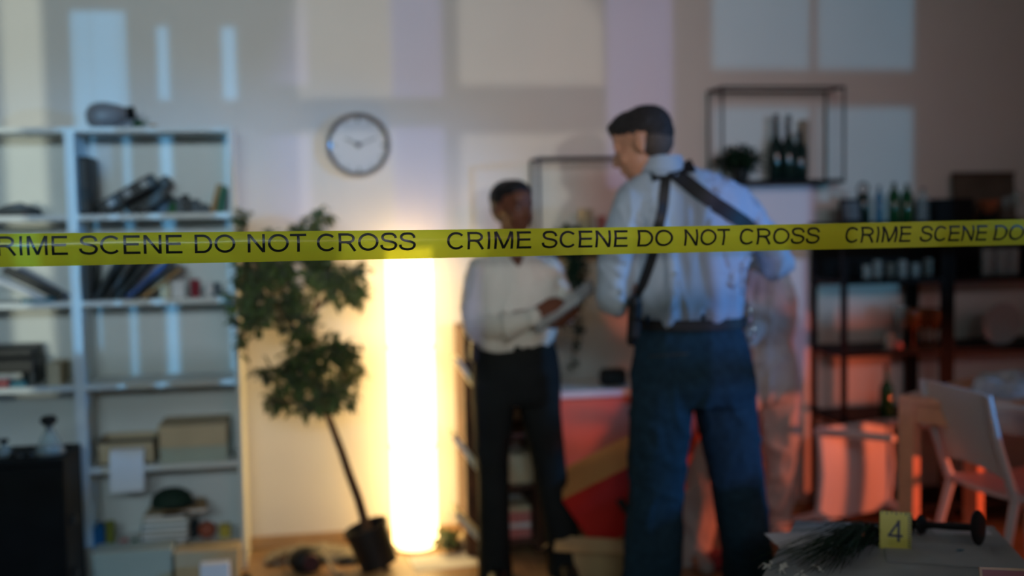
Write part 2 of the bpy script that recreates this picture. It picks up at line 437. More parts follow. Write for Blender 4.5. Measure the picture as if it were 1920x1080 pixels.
# --- first shelf, right bookcase
S = SHZ[0]
tb = thing('speaker', 'tall black speaker standing at the left end of the upper shelf', 'speaker', (X(155, -.24, 350), -.15, S))
hh = at(155, 293, y=-.24).z-S
MB().box((0, 0, hh/2), (.066, .16, hh)).build('case', M_blackp, tb, smooth=False, bevel=.012)
MB().lathe([(.024, 0), (.026, .004), (.012, .002)], (0, -.08, hh*.35), Matrix.Rotation(PI/2, 3, 'X'), 18).build('cone', M_dark, tb)
def binder(pxb, pxt, pyt, th, label, y0=-.25, dep=.2, stick=True):
    t = lean('binder', M_blackp, pxb, pxt, pyt, S, y0, th, dep, label, 'binder', 'black binders on the upper shelf', pages=False)
    if stick:
        for k in range(3): MB().box((0, -dep/2-.001, .05+.075*k), (th*.5, .002, .028)).build('spine_label', M_greyp, t, smooth=False)
    return t
binder(186, 288, 346, .052, 'black binder with pale spine labels leaning at a low angle, leftmost', dep=.1)
binder(236, 316, 346, .048, 'black binder leaning directly behind the labelled one', y0=-.14, dep=.11, stick=False)
binder(262, 312, 366, .04, 'short dark binder leaning right in front of the cloth bundle', y0=-.25, dep=.09, stick=False)
blob('cloth_bundle', M_greyc, (X(318, -.1, 380), -.09, S), (.075, .05, .07), 'dark green-grey cloth bundle beside the leaning binders', 'cloth', .3)
blob('green_wrapper', M_green, (X(330, -.15, 380), -.13, S), (.04, .04, .045), 'green crumpled wrapper behind the grey pouch', 'wrapper', .3)
tb = thing('compact_camera', 'dark grey camera lying on the upper shelf left of the tan book', 'camera', (X(352, -.2, 380), -.19, S))
MB().box((0, 0, .028), (.095, .06, .056)).build('body', M_greyc, tb, bevel=.008)
MB().lathe([(.001, -.045), (.024, -.045), (.026, -.02), (.024, .0)], (.0, -.0, .03), Matrix.Rotation(-PI/2, 3, 'X'), 20).build('lens', M_blackp, tb)
MB().box((-.01, 0, .066), (.035, .03, .02)).build('viewfinder', M_blackp, tb, bevel=.004)
blob('pouch', M_greyc, (X(384, -.2, 380), -.2, S), (.025, .04, .04), 'small dark pouch between the camera and the tan book', 'pouch', .2)
lean('book', M_tan, 397, 410, 346, S, -.25, .018, .18, 'tan book leaning right at the end of the upper shelf')
lean('book', M_green, 411, 420, 350, S, -.25, .012, .17, 'dark green book squeezed between tan book and side panel')

# --- second shelf, right bookcase
S = SHZ[1]
lean('book', M_blackp, 158, 160, 455, S, -.25, .045, .2, 'thick black book upright at the left end behind the tape')
lean('book', M_dark, 176, 232, 470, S, -.25, .022, .19, 'dark book leaning right, nearest to the upright black book', group=None)
lean('book', M_blackp, 196, 262, 478, S, -.25, .020, .20, 'black book leaning right, second in the leaning row')
lean('book', M_dark, 214, 285, 485, S, -.24, .018, .18, 'charcoal book leaning right beside the blue book')
lean('book', M_blue, 236, 315, 492, S, -.25, .016, .2, 'blue book leaning right in the middle of the row')
lean('book', M_blackp, 250, 330, 502, S, -.24, .014, .18, 'thin black book leaning on the yellow book')
lean('book', M_tan, 266, 338, 506, S, -.25, .014, .2, 'yellow-tan book leaning lowest at the end of the row')
boxpx('small_box', M_beige, 300, 320, 530, S, -.2, .05, 'small cream box under the leaning tan book', 'box')
boxpx('small_box', M_paper, 322, 346, 526, S, -.2, .06, 'small white box left of the red tin', 'box')
cup('tin', M_redd, 366, 524, S, -.2, .022, 'dark red tin on the second shelf', 'tin')
cup('mug', M_paper, 392, 528, S, -.18, .018, 'pale mug right of the dark red tin', 'mug')
cup('mug', M_greyc, 408, 530, S, -.18, .016, 'small grey beaker at the right end of the second shelf', 'beaker')

# --- fourth shelf, right bookcase
S = SHZ[3]
t = thing('storage_tray', 'beige storage tray with dark rim behind the hanging paper', 'tray', (X(238, -.22, 850), -.14, S))
wd = X(292, -.22, 850)-X(186, -.22, 850)
zh = at(238, 826, y=-.24).z-S
MB().bx(-wd/2, wd/2, -.09, .09, 0, .008).bx(-wd/2, wd/2, -.09, -.083, 0, zh).bx(-wd/2, wd/2, .083, .09, 0, zh).bx(-wd/2, -wd/2+.007, -.09, .09, 0, zh).bx(wd/2-.007, wd/2, -.09, .09, 0, zh).build('tray', M_beige, t, smooth=False)
MB().bx(-wd/2-.004, wd/2+.004, -.094, -.086, zh-.01, zh+.004).build('rim', M_blackp, t, smooth=False)
def lidded(px0, px1, pyt, z0, label, m=M_white, lid=.4):
    a, b = X(px0, -.25, pyt+20), X(px1, -.25, pyt+20); zt = at((px0+px1)/2, pyt, y=-.25).z
    t = thing('storage_box', label, 'box', ((a+b)/2, -.13, z0), group='pale storage boxes')
    h = zt-z0
    MB().box((0, 0, h*(1-lid)/2), (b-a-.006, .232, h*(1-lid))).build('box', m, t, smooth=False, bevel=.002)
    MB().box((0, 0, h*(1-lid/2)), (b-a, .238, h*lid)).build('lid', m, t, smooth=False, bevel=.002)
    return t
M_pale = mat('pale_green_card', (.42, .46, .38), .8, var=.04)
lidded(298, 428, 838, S, 'pale lidded box, lower of the two stacked right of the tray', M_pale, .25)
z1 = at(363, 838, y=-.25).z
lidded(296, 426, 797, z1, 'cream lidded box, upper of the two stacked right of the tray', M_beige, .25)
# hanging sheet of paper, bent over the shelf edge
mb = MB(); x0, x1 = X(208, -.285, 870), X(272, -.285, 870)
prof = [(-.20, S+.060), (-.24, S+.072), (-.275, S+.07), (-.292, S+.05), (-.295, S), (-.298, S-.06), (-.302, S-.098)]
ringsv = []
for i, (yy, zz) in enumerate(prof):
    sh = -.006*i/6
    ringsv.append([Vector((x0+sh, yy, zz)), Vector((x1+sh, yy, zz)), Vector((x1+sh, yy+.0012, zz+.0006)), Vector((x0+sh, yy+.0012, zz+.0006))])
mb.rings(ringsv)
tag(mb.build('paper_sheet', M_paper, base=True), 'white paper sheet hanging over the edge of the shelf from the tray', 'paper')

# --- fifth shelf, right bookcase
S = SHZ[4]
cup('cup', M_blue and mat('deep_blue_plastic', (.01, .10, .22), .5), 181, 983, S, -.2, .036, 'deep blue cup at the left end of the bottom shelf', 'cup')
cup('cup', M_olive, 206, 978, S, -.19, .022, 'narrow olive cup beside the deep blue cup', 'cup')
blob('ball', M_pink, (X(232, -.22, 1010), -.22, S), (.024, .022, .030), 'small pink soft toy on the bottom shelf', 'toy', .12)
blob('ball', M_green, (X(252, -.2, 1010), -.2, S), (.014, .014, .022), 'tiny green object beside the pink toy', 'toy', .1)
z = S
cols = [M_greyc, M_beige, M_dark, M_tan, M_teal, M_beige]
for k, (m, lo, hi, th) in enumerate([(M_beige, 262, 345, .022), (M_dark, 264, 352, .024), (M_beige, 262, 350, .02), (M_teal, 266, 352, .024), (M_pale, 266, 352, .022), (M_beige, 270, 345, .02)]):
    lb = ['lowest book of the stack on the bottom shelf', 'dark book second from the bottom of the stack', 'cream book third from the bottom of the stack', 'teal book in the upper half of the stack', 'pale green book second from the top of the stack', 'cream book just under the crooked one'][k]
    book_flat(m, lo, hi, z, th-.0005, -.27, .2, lb, random.uniform(-.05, .05), 'books stacked on the bottom shelf'); z += th
book_flat(M_tan, 300, 384, z, .018, -.28, .19, 'tan book lying crooked on top of the stack', .12, 'books stacked on the bottom shelf'); z += .018
t = thing('cap', 'dark green cap resting on the book stack', 'cap', (X(320, -.2, 930), -.17, z))
mbc = MB().lathe([(.085, 0), (.084, .02), (.072, .045), (.045, .062), (.001, .068)], n=26); mbc.build('crown', mat('dark_green_cloth', (.010, .032, .020), .8), t)
mb = MB(); mb.rings([[Vector((r*math.cos(a), r*1.0*math.sin(a)-.0, .006-.012*(r-.08)/.05+dz)) for a in [(-PI*.55)+PI*.6*k/10 for k in range(11)]] for r, dz in ((.08, 0), (.135, -.008), (.135, -.004), (.08, .004))], caps=False, closed=True)
mb.build('visor', M_blackp, t)
cup('jar', M_dark, 360, 975, S, -.15, .03, 'dark jar right of the book stack', 'jar')
tag(MB().ell((0, 0, .038), .038).build('ball', mat('brick_red_rubber', (.35, .09, .05), .5), loc=(X(388, -.19, 990), -.19, S)), 'brick red ball on the bottom shelf', 'ball')
boxpx('small_box', M_yell, 411, 432, 985, S, -.2, .05, 'yellow box at the right end of the bottom shelf', 'box')
# boxes under the bottom shelf, pushed in front of the plinth
def floorbox(px0, px1, pyt, y0, dep, m, label, parent=None):
    a, b = X(px0, y0, 1050), X(px1, y0, 1050); zt = at((px0+px1)/2, pyt, y=y0).z
    t = thing('floor_box', label, 'box', ((a+b)/2, y0+dep/2, 0), group='pale boxes on the floor before the bookcase')
    MB().box((0, 0, zt*.4), (b-a-.004, dep-.004, zt*.8)).build('box', m, t, smooth=False, bevel=.002)
    MB().box((0, 0, zt*.9), (b-a, dep, zt*.2)).build('lid', m, t, smooth=False, bevel=.002)
    return t
floorbox(172, 322, 1034, -.43, .14, M_pale, 'pale green floor box left, before the bookcase')
floorbox(326, 448, 1034, -.43, .14, M_beige, 'cream floor box right, before the bookcase')

# --- left bookcase
S = SHZ[0]
blob('cap', M_greyc, (X(30, -.2, 385), -.18, S), (.085, .07, .05), 'crumpled grey cap on the upper shelf of the cut-off bookcase', 'cap', .2)
blob('scarf', M_redd, (X(48, -.25, 390), -.25, S), (.03, .02, .03), 'dark red scarf corner before the crumpled grey cap', 'scarf', .2)
boxpx('tray', M_dark, -20, 72, 391, S, -.27, .05, 'thin dark folder under the scarf', 'folder')
S = SHZ[1]
lean('book', M_blue, 122, 28, 508, S, -.11, .014, .09, 'blue book sliding down toward the bookcase side panel')
lean('book', M_blackp, 112, 5, 512, S, -.20, .03, .08, 'thick black book lying slanted under the blue book')
lean('book', M_paper, 84, -8, 528, S, -.27, .016, .065, 'white book lying slanted in front of the black one')
boxpx('folder', M_teal, 40, 100, 560, S, -.27, .04, 'light teal folder flat under the slanted books', 'folder')
S = SHZ[2]
t = thing('printer', 'black photo printer with open lid on the middle shelf', 'printer', (X(22, -.2, 690), -.14, S))
zb = at(22, 712, y=-.26).z-S
MB().bx(-.12, .095, -.1, .1, .055, .11).build('body', M_blackp, t, bevel=.006, smooth=False)
MB().bx(-.12, .085, -.06, .1, .11, .155).build('lid', M_blackp, t, bevel=.01, smooth=False)
MB().bx(-.10, .04, -.07, .09, .028, .055).build('paper_tray', M_greyp, t, bevel=.002, smooth=False)
MB().bx(.075, .095, -.1, .09, 0, .055).build('foot', M_dark, t, smooth=False); MB().bx(-.12, -.1, -.1, .09, 0, .055).build('foot', M_dark, t, smooth=False)
boxpx('small_box', M_redd, -12, 16, 712, S, -.25, .09, 'dark red box under the printer', 'box', bevel=.001)
boxpx('small_box', M_teal, 20, 48, 716, S, -.25, .09, 'teal box under the printer', 'box', bevel=.001)
boxpx('small_box', M_beige, 88, 114, 682, S, -.25, .16, 'cream box right of the printer', 'box')

# ------------------------------------------------------------------ black cabinet in the left foreground with glassware
yb = -.72
xr, zt = at(120, 900, y=yb).x, at(60, 864, y=yb).z
t = thing('black_cabinet', 'glossy black low cabinet at the left edge before the bookcase', 'cabinet', (xr-.3, yb+.16, 0))
MB().bx(xr-.6, xr, yb+.018, yb+.30, .05, zt-.02).build('body', M_black, t, world=True, smooth=False, bevel=.003)
MB().bx(xr-.6, xr, yb, yb+.30, zt-.02, zt).build('top_panel', M_black, t, world=True, smooth=False, bevel=.002)
for k in range(2):
    d = MB().bx(xr-.598+.3*k, xr-.302+.3*k, yb, yb+.017, .055, zt-.024).build('door', M_black, t, world=True, smooth=False, bevel=.002)
    MB().ell((xr-.33+.06*k, yb-.010, zt-.10), .010).build('knob', M_blackp, d, world=True)
MB().bx(xr-.58, xr-.02, yb+.03, yb+.27, 0, .05).build('plinth', M_blackp, t, world=True, smooth=False)
for zz in (.33, .13): MB().bx(xr, xr+.022, yb+.06, yb+.09, zz, zz+.03).build('hinge', M_blackp, t, world=True, smooth=False)
def decanter(px, label, pyt, r, y=yb+.12):
    c = at(px, 850, y=y); h = at(px, pyt, y=y).z-zt
    t = thing('decanter', label, 'decanter', (c.x, y, zt))
    MB().lathe([(r, 0), (r*1.02, .006), (r*.55, h*.45), (r*.26, h*.66), (r*.24, h*.74), (r*.2, h*.74), (r*.22, h*.64), (r*.5, h*.44), (r*.93, .01), (.001, .008)], n=24).build('body', M_glass, t)
    MB().lathe([(r*.20, h*.55), (r*.24, h*.72), (r*.5, h*.80), (r*.58, h*.88), (r*.40, h*.97), (.001, h)], n=18).build('stopper', M_blackp, t)
    MB().lathe([(r*.90, .010), (r*.70, h*.2), (.001, h*.2)], n=24).build('liquid', M_glassb, t)
    return t
decanter(94, 'conical glass decanter with dark stopper on the black cabinet', 778, .055)
decanter(8, 'short glass flask at the left edge of the black cabinet', 822, .035)
blob('pincushion', M_blackp, (X(36, yb+.1, 860), yb+.1, zt), (.035, .03, .022), 'low dark ashtray shape on the black cabinet', 'ashtray', .2)
blob('stone', M_blackp, (X(58, yb+.08, 860), yb+.08, zt), (.014, .014, .024), 'small dark knob left of the conical decanter', 'stopper', .1)

# ------------------------------------------------------------------ wall clock
cc = at(672, 272, y=-.02)
t = thing('wall_clock', 'round grey wall clock with chrome rim', 'clock', (cc.x, 0, cc.z))
RX = Matrix.Rotation(PI/2, 3, 'X')
MB().lathe([(.118, .004), (.138, .004), (.142, .014), (.142, .028), (.136, .036), (.126, .033), (.122, .02), (.118, .018)], n=56, caps=False).build('rim', M_chrome, t, rot=(PI/2, 0, 0))
MB().lathe([(.001, .004), (.125, .004), (.125, .018), (.001, .018)], n=48).build('face', M_clockf, t, rot=(PI/2, 0, 0))
fc = MB()
for k in range(12):
    a = 2*PI*k/12; r = .108; s = .012 if k % 3 else .022
    fc.box((r*math.sin(a), -.0195, r*math.cos(a)), (.004 if k % 3 else .007, .001, s), Matrix.Rotation(a, 3, 'Y'))
fc.build('hour_mark', M_dark, t)
def hand(a, L, wd, nm):
    MB().box((L*.42*math.sin(a), -.023, L*.42*math.cos(a)), (wd, .0015, L), Matrix.Rotation(a, 3, 'Y')).build(nm, M_greyc, t)
hand(math.radians(-62), .068, .007, 'hour_hand'); hand(math.radians(68), .095, .005, 'minute_hand')
MB().lathe([(.011, .018), (.011, .028), (.001, .029)], n=16).build('hub', M_dark, t, rot=(PI/2, 0, 0))

# ------------------------------------------------------------------ paper floor lamp
M_shade = bpy.data.materials.new('lit_paper'); M_shade.use_nodes = True
nt = M_shade.node_tree; b = nt.nodes['Principled BSDF']; b.inputs['Base Color'].default_value = (.9, .85, .7, 1); b.inputs['Roughness'].default_value = .8
wv = nt.nodes.new('ShaderNodeTexNoise'); wv.inputs['Scale'].default_value = 12; rp = nt.nodes.new('ShaderNodeValToRGB')
rp.color_ramp.elements[0].color = (1, .64, .24, 1); rp.color_ramp.elements[1].color = (1, .70, .27, 1)
nt.links.new(wv.outputs['Fac'], rp.inputs['Fac']); nt.links.new(rp.outputs['Color'], b.inputs['Emission Color']); b.inputs['Emission Strength'].default_value = 5.5
LX, LY = at(779, 1010, y=-.16).x, -.16
t = thing('floor_lamp', 'glowing column floor lamp with white paper shade standing at the wall', 'floor lamp', (LX, LY, 0))
MB().lathe([(.075, 0), (.085, .004), (.085, .012), (.02, .016), (.012, .03), (.012, .06)], n=28).build('base', M_white, t)
for k in range(3):
    z0, z1 = .03+k*.43, .03+(k+1)*.43-.006
    R = .098
    MB().lathe([(R-.006, z0), (R, z0+.008), (R+.001, (z0+z1)/2), (R, z1-.008), (R-.006, z1)], n=40, caps=(k < 3)).build('lamp_shade', M_shade, t)
    MB().lathe([(R+.001, z1-.002), (R+.003, z1+.001), (R+.001, z1+.007), (R-.004, z1+.003)], n=40, caps=False).build('ring', M_beige, t)

# ------------------------------------------------------------------ leaning ficus
py_ = -.42
pb, pt = at(711, 1046, y=py_), at(687, 982, y=py_)
ax = (pt-pb); ax.y = 0; ax.normalize()
tilt = math.atan2(ax.x, ax.z)
t = thing('potted_ficus', 'ficus tree in tilted black pot leaning between bookcase and lamp', 'potted tree', (pb.x, py_, 0), (0, tilt, 0))
hp = .172; r0, r1 = .078, .089
liftz = r0*abs(math.sin(tilt))
t.location.z = liftz+.001
bpy.context.view_layer.update()
MB().lathe([(r0, 0), (r1, hp), (r1+.004, hp), (r1+.004, hp-.02), (r1-.006, hp-.015), (r1-.010, hp-.03), (r0-.008, .01), (.001, .01)], n=32).build('pot', M_blackp, t)
MB().lathe([(.001, hp-.04), (r1-.012, hp-.04), (.03, hp-.03), (.001, hp-.028)], n=24).build('soil', M_soil, t)
W = lambda px, py, y: at(px, py, y=y)
base = t.matrix_basis @ Vector((0, 0, hp-.04))
tr = MB().tube([base, W(672, 935, -.42), W(655, 890, -.41), W(640, 845, -.40), W(625, 805, -.39), W(612, 772, -.38)], [.021, .019, .018, .0165, .015, .0135], 10)
top = W(612, 772, -.38)
BR = [[(612, 772, -.38), (600, 720, -.36), (585, 650, -.34), (590, 580, -.32), (610, 500, -.30), (600, 420, -.28)],
      [(612, 772, -.38), (640, 720, -.42), (655, 680, -.44)], [(600, 720, -.36), (550, 700, -.40), (510, 690, -.43)],
      [(585, 650, -.34), (540, 600, -.36), (500, 540, -.36), (470, 470, -.34), (455, 420, -.33)], [(590, 580, -.32), (640, 540, -.35), (675, 515, -.38)],
      [(540, 600, -.36), (480, 590, -.40), (450, 640, -.42)], [(612, 772, -.38), (560, 755, -.42), (500, 750, -.45)]]
for bpts in BR:
    n = len(bpts); tr.tube([W(*q) for q in bpts], [.0115*(1-.75*i/(n-1)) for i in range(n)], 6)
tr.build('trunk', M_bark, t, world=True)
CL = [(455, 408, 16, 18), (602, 408, 26, 18), (575, 425, 25, 14), (470, 520, 34, 40), (515, 500, 40, 38), (480, 580, 46, 42), (545, 560, 38, 45), (600, 510, 40, 30), (640, 530, 40, 36), (668, 545, 22, 22), (668, 505, 20, 14),
      (560, 610, 34, 30), (590, 660, 55, 36), (640, 665, 38, 30), (660, 700, 25, 24), (560, 700, 52, 40), (620, 735, 44, 34), (520, 750, 30, 22), (500, 700, 22, 16), (450, 640, 8, 26), (432, 560, 14, 16), (575, 760, 30, 14), (590, 460, 44, 26), (510, 455, 34, 22), (455, 470, 16, 40)]
cls = []
for i, (px, py, rx, ry) in enumerate(CL):
    yy = -.40+.10*math.sin(i*2.3); c = at(px, py, y=yy); cls.append((c, (rx/445, .085, ry/445)))
f = leafy('foliage', M_leaf, cls, 3000, .052, seed=3)
for v in f.data.vertices: pass
f.data.transform(t.matrix_basis.inverted()); f.parent = t

# ------------------------------------------------------------------ debris on the floor between bookcase and lamp
def fl(px, py): return at(px, py, z=0)
M_weave = mat('grey_woven', (.28, .24, .18), .9, var=.6, scale=60, bump=.5)
c = fl(585, 1052)
mb = MB(); RR = []
for i in range(14):
    xx = -.19+.38*i/13; h = .055*math.sin(PI*(i+.6)/14.2)**.5*(1+.25*noise.noise(Vector((i*.7, 0, 3))))
    RR.append([Vector((xx, .10*math.cos(a)*(1-.2*abs(xx)/.19), max(0, h*(math.sin(a)+.05))+.001)) for a in [2*PI*k/16 for k in range(16)]])
mb.rings(RR)
tag(mb.build('woven_basket_mat', M_weave, loc=(c.x, -.20, 0), rot=(0, 0, -.06)), 'grey woven cushion lying along the baseboard', 'cushion')
c = fl(575, 1078)
t = thing('camera_bag', 'black soft camera bag on the floor with cream strap', 'bag', (c.x, -.36, 0))
mb = MB().ell((0, 0, .045), (.075, .06, .055)); [setattr(v, 'z', max(v.z, 0)) for v in mb.v]; mb.build('body', M_blackp, t)
MB().lathe([(.028, -.05), (.032, -.02), (.032, .04)], (0.02, -.03, .05), Matrix.Rotation(PI/2, 3, 'X'), 20).build('pocket', mat('wine_dark_nylon', (.05, .008, .012), .6), t)
MB().tube([(.06, 0, .07), (.085, -.03, .05), (.10, -.06, .02), (.12, -.09, .008), (.15, -.12, .008)], .008, 8).build('strap', M_beige, t)
c = fl(668, 1060)
blob('shoe', M_blackp, (X(655, -.33, 1050), -.30, 0), (.05, .035, .03), 'black shoe beside the woven cushion near the pot', 'shoe', .15)
c = fl(458, 1072)
blob('glove', M_blackp, (X(462, -.40, 1075), -.42, 0), (.022, .03, .025), 'small black cap on the floor at the bookcase foot', 'lens cap', .1)
tag(MB().tube([(0, 0, .008), (.05, .02, .03), (.08, .01, .05), (.06, -.02, .008)], .009, 8).build('twig', M_bark, loc=(X(500, -.27, 1040), -.28, 0)), 'brown stick poking out left of the woven cushion', 'stick')
boxpx('paper_cup', M_paper, 375, 430, 1058, 0, -.52, .05, 'white crumpled carton on the floor before the cream box', 'carton')
tag(MB().box((0, 0, .001), (.27, .19, .002)).build('paper_sheet', M_paper, loc=(X(832, -.36, 1060), -.37, 0), rot=(0, 0, .08)), 'white sheet of paper lying on the floor before the lamp', 'paper')
blob('pebble', M_soil, (X(726, -.42, 1066), -.42, 0), (.02, .015, .010), 'small clod of soil beside the black pot', 'clod', .2)
# little potted plant lying by the lamp
c = fl(850, 1036)
t = thing('potted_plant', 'small knocked-over plant in dark pot beside the lamp', 'potted plant', (X(850, -.24, 1030), -.24, .034), (0, math.radians(-60), .5))
MB().lathe([(.024, -.035), (.036, .035), (.032, .035), (.02, -.03), (.001, -.03)], n=20).build('pot', M_bark, t)
leafy('foliage', M_leaf, [((0, 0, .06), (.05, .045, .03))], 70, .045, t, seed=9)
blob('crumpled_paper', M_beige, (X(880, -.26, 1010), -.2, 0), (.045, .05, .075), 'crumpled cream paper leaning on the brown shelf foot', 'paper', .35)

# ------------------------------------------------------------------ brown shelf unit behind the woman
yb2 = -.34
xa, xb = X(872, yb2, 800), X(1026, yb2, 950)
zt2 = at(885, 617, y=yb2).z
t = thing('brown_shelf_unit', 'dark brown open shelf unit behind the woman in white blouse', 'shelf unit', ((xa+xb)/2, yb2+.13, 0))
MB().bx(xa, xa+.018, yb2+.012, -.03, 0, zt2).build('side_panel', M_brown, t, world=True, smooth=False, bevel=.002)
MB().bx(xa, xa+.115, yb2, yb2+.012, 0, zt2-.0).build('front_panel', M_brown, t, world=True, smooth=False)
MB().bx(xb-.055, xb, yb2, -.03, 0, zt2).build('side_panel', M_brown, t, world=True, smooth=False, bevel=.002)
MB().bx(xa+.03, xb-.055, yb2, -.03, zt2-.02, zt2).build('top_panel', M_brown, t, world=True, smooth=False)
MB().bx(xa, xa+.17, -.045, -.035, .0, zt2-.02).build('back_panel', M_brown, t, world=True, smooth=False)
zs = [.06, .30, .52]
for z in zs: MB().bx(xa+.13, xb-.055, yb2, -.04, z-.02, z).build('shelf', M_brown, t, world=True, smooth=False)
# fallen pale boards resting against its left side
for k, (pa, pb_, lab) in enumerate([((862, 690), (900, 745), 'upper'), ((860, 835), (905, 895), 'middle'), ((862, 970), (905, 1015), 'lower')]):
    A, B = at(*pa, y=yb2-.06), at(*pb_, y=yb2-.06)
    d = (B-A); L = d.length*1.6; ang = math.atan2(-d.z, d.x)
    zc_ = (A+B)/2
    tag(MB().box((0, 0, 0), (L*1.15, .17, .022)).build('pale_board', mat('bleached_wood', (.85, .76, .55), .6), loc=((A.x+B.x)/2+.01, yb2-.09, zc_.z), rot=(0, ang, 0), bevel=.002, smooth=False), '%s pale wooden slat hanging skewed on the brown shelf unit' % lab, 'slat', 'skewed slats on the brown shelf')
boxpx('cream_box', M_beige, 955, 1000, 852, zs[1], yb2+.02, .12, 'cream box on the middle level of the brown shelf', 'box')
z = zs[0]
for k, (m, th, lb) in enumerate([(M_pink, .045, 'pink box lowest on the brown shelf'), (M_paper, .02, 'white book lying on the pink box'), (M_pink, .05, 'rose box under the cream book'), (M_beige, .025, 'cream book topmost on the lower brown shelf')]):
    a = X(952, yb2, 990); b = X(998, yb2, 990)
    tag(MB().box((0, 0, th/2), (b-a, .14, th-.001)).build('book' if k % 2 else 'small_box', m, loc=((a+b)/2, yb2+.1, z), bevel=.002, smooth=False), lb, 'book' if k % 2 else 'box'); z += th

# ------------------------------------------------------------------ white dresser and things on it
yd = -.40
xd0, xd1 = X(962, yd, 760), X(1330, yd, 760); zd = .70
xd0 = max(xd0, xb+.012)
M_redlit = mat('red_lit_paint', (.74, .17, .10), .5, var=.04)  # red light painted into the dresser's colour
t = thing('dresser', 'low white-topped dresser with red light painted on its doors, between the two people', 'dresser', ((xd0+xd1)/2, yd+.2, 0))
MB().bx(xd0, xd1, yd+.02, -.02, .09, zd-.03).build('body', M_redlit, t, world=True, smooth=False, bevel=.002)
MB().bx(xd0-.01, xd1+.01, yd-.005, -.02, zd-.03, zd).build('top_panel', M_white, t, world=True, smooth=False, bevel=.003)
for k in range(2):
    a = xd0+(xd1-xd0)/2*k+.006; b = a+(xd1-xd0)/2-.012
    d = MB().bx(a, b, yd, yd+.019, .11, zd-.036).build('door', M_redlit, t, world=True, smooth=False, bevel=.002)
    MB().ell(((b-.04) if k == 0 else (a+.04), yd-.012, .42), .011).build('knob', M_redlit, d, world=True)
for x in (xd0+.03, xd1-.03):
    for y in (yd+.05, -.08): MB().bx(x-.02, x+.02, y-.02, y+.02, 0, .09).build('leg', M_white, t, world=True, smooth=False)
t = thing('alarm_clock', 'small black radio on the dresser between the two people', 'radio', (X(1149, yd+.1, 700), yd+.1, zd))
MB().box((0, 0, .038), (.115, .07, .076)).build('case', M_blackp, t, bevel=.02, smooth=True)
MB().box((0, -.0355, .042), (.07, .002, .04)).build('grille', M_dark, t, bevel=.0005)
# red-faced carton lying tilted, orange light painted into its tan card
yk = -.78
cbx = at(1168, 925, y=yk)
t = thing('carton', 'red-faced cardboard carton with painted orange light, lying tilted behind the man', 'carton', (cbx.x+.0, -.66, .335), (math.radians(20), math.radians(-28), math.radians(-22)))
h = (.17, .12, .13)
hx, hy, hz = h
MB().add([(-hx, -hy, -hz), (hx, -hy, -hz), (hx, -hy, hz), (-hx, -hy, hz), (-hx, -hy+.004, -hz), (hx, -hy+.004, -hz), (hx, -hy+.004, hz), (-hx, -hy+.004, hz)], [(0, 1, 2, 3), (7, 6, 5, 4), (0, 4, 5, 1), (1, 5, 6, 2), (2, 6, 7, 3), (3, 7, 4, 0)]).build('front_panel', M_red, t, smooth=False)
MB().box((0, .002, 0), (2*hx-.002, 2*hy-.006, 2*hz-.002)).build('carton_body', mat('orange_lit_card', (.66, .30, .09), .7), t, smooth=False)
MB().box((.02, -hy-.0015, -.01), (.02, .001, .07)).box((.035, -hy-.0015, .0), (.012, .001, .05)).build('printed_mark', M_dark, t, smooth=False)
# debris around the carton
tb2 = thing('open_carton', 'plain brown open carton on the floor under the tilted red-faced one', 'carton', (X(1135, -.66, 980), -.62, 0), (0, 0, math.radians(-24)))
MB().bx(-.17, .17, -.13, .13, 0, .008).bx(-.17, .17, -.13, -.124, 0, .16).bx(-.17, .17, .124, .13, 0, .16).bx(-.17, -.164, -.13, .13, 0, .16).bx(.164, .17, -.13, .13, 0, .16).build('box', M_card, tb2, smooth=False)
MB().box((0, -.155, .145), (.33, .075, .004), Matrix.Rotation(math.radians(35), 3, 'X')).build('flap', M_card, tb2, smooth=False)
MB().box((-.195, 0, .135), (.075, .25, .004), Matrix.Rotation(math.radians(-40), 3, 'Y')).build('flap', M_card, tb2, smooth=False)
blob('dark_cloth', M_greyc, (X(1120, -.95, 1060), -.93, 0), (.07, .07, .05), 'dark rag on the floor below the tilted carton', 'rag', .3)
blob('brown_bag', M_card, (X(1520, -.35, 980), -.42, 0), (.10, .08, .11), 'brown paper bag on the floor left of the fallen chair', 'paper bag', .3)
blob('orange_bag', mat('orange_cloth', (.45, .12, .04), .8), (X(1555, -.75, 1010), -.72, 0), (.09, .08, .06), 'orange cloth heap below the fallen chair', 'cloth', .3)
blob('red_cloth', M_redd, (X(1340, -.62, 1040), -.66, 0), (.12, .1, .06), 'dark red cloth on the floor between the legs of the man', 'cloth', .3)

# ------------------------------------------------------------------ wire frame wall shelves
def wire_shelf(pxl, pyt, label, width=.575, height=.425):
    yf = -.19
    A = at(pxl, pyt, y=yf); x0, z1 = A.x, A.z; x1, z0 = x0+width, z1-height
    t = thing('wire_shelf', label, 'wall shelf', ((x0+x1)/2, 0, z0), group='black wire box shelves on the wall')
    r = .006
    for y in (yf, -.008):
        nm = 'front_frame' if y == yf else 'rear_frame'
        MB().tube([(x0, y, z0), (x0, y, z1)], r, 8).tube([(x1, y, z0), (x1, y, z1)], r, 8).tube([(x0-r, y, z1), (x1+r, y, z1)], r, 8).tube([(x0-r, y, z0), (x1+r, y, z0)], r, 8).build(nm, M_blackm, t, world=True)
    for x in (x0, x1):
        for z in (z0, z1): MB().tube([(x, yf, z), (x, -.008, z)], r, 8).build('crossbar', M_blackm, t, world=True)
    MB().bx(x0, x1, yf, -.008, z0, z0+.014).build('shelf_board', M_black, t, world=True, smooth=False)
    return x0, x1, z0+.014, z1
w1 = wire_shelf(1354, 163, 'black wire box shelf holding dark bottles, right of the man')
w2 = wire_shelf(1010, 297, 'black wire box shelf with trailing plant, between the two people')
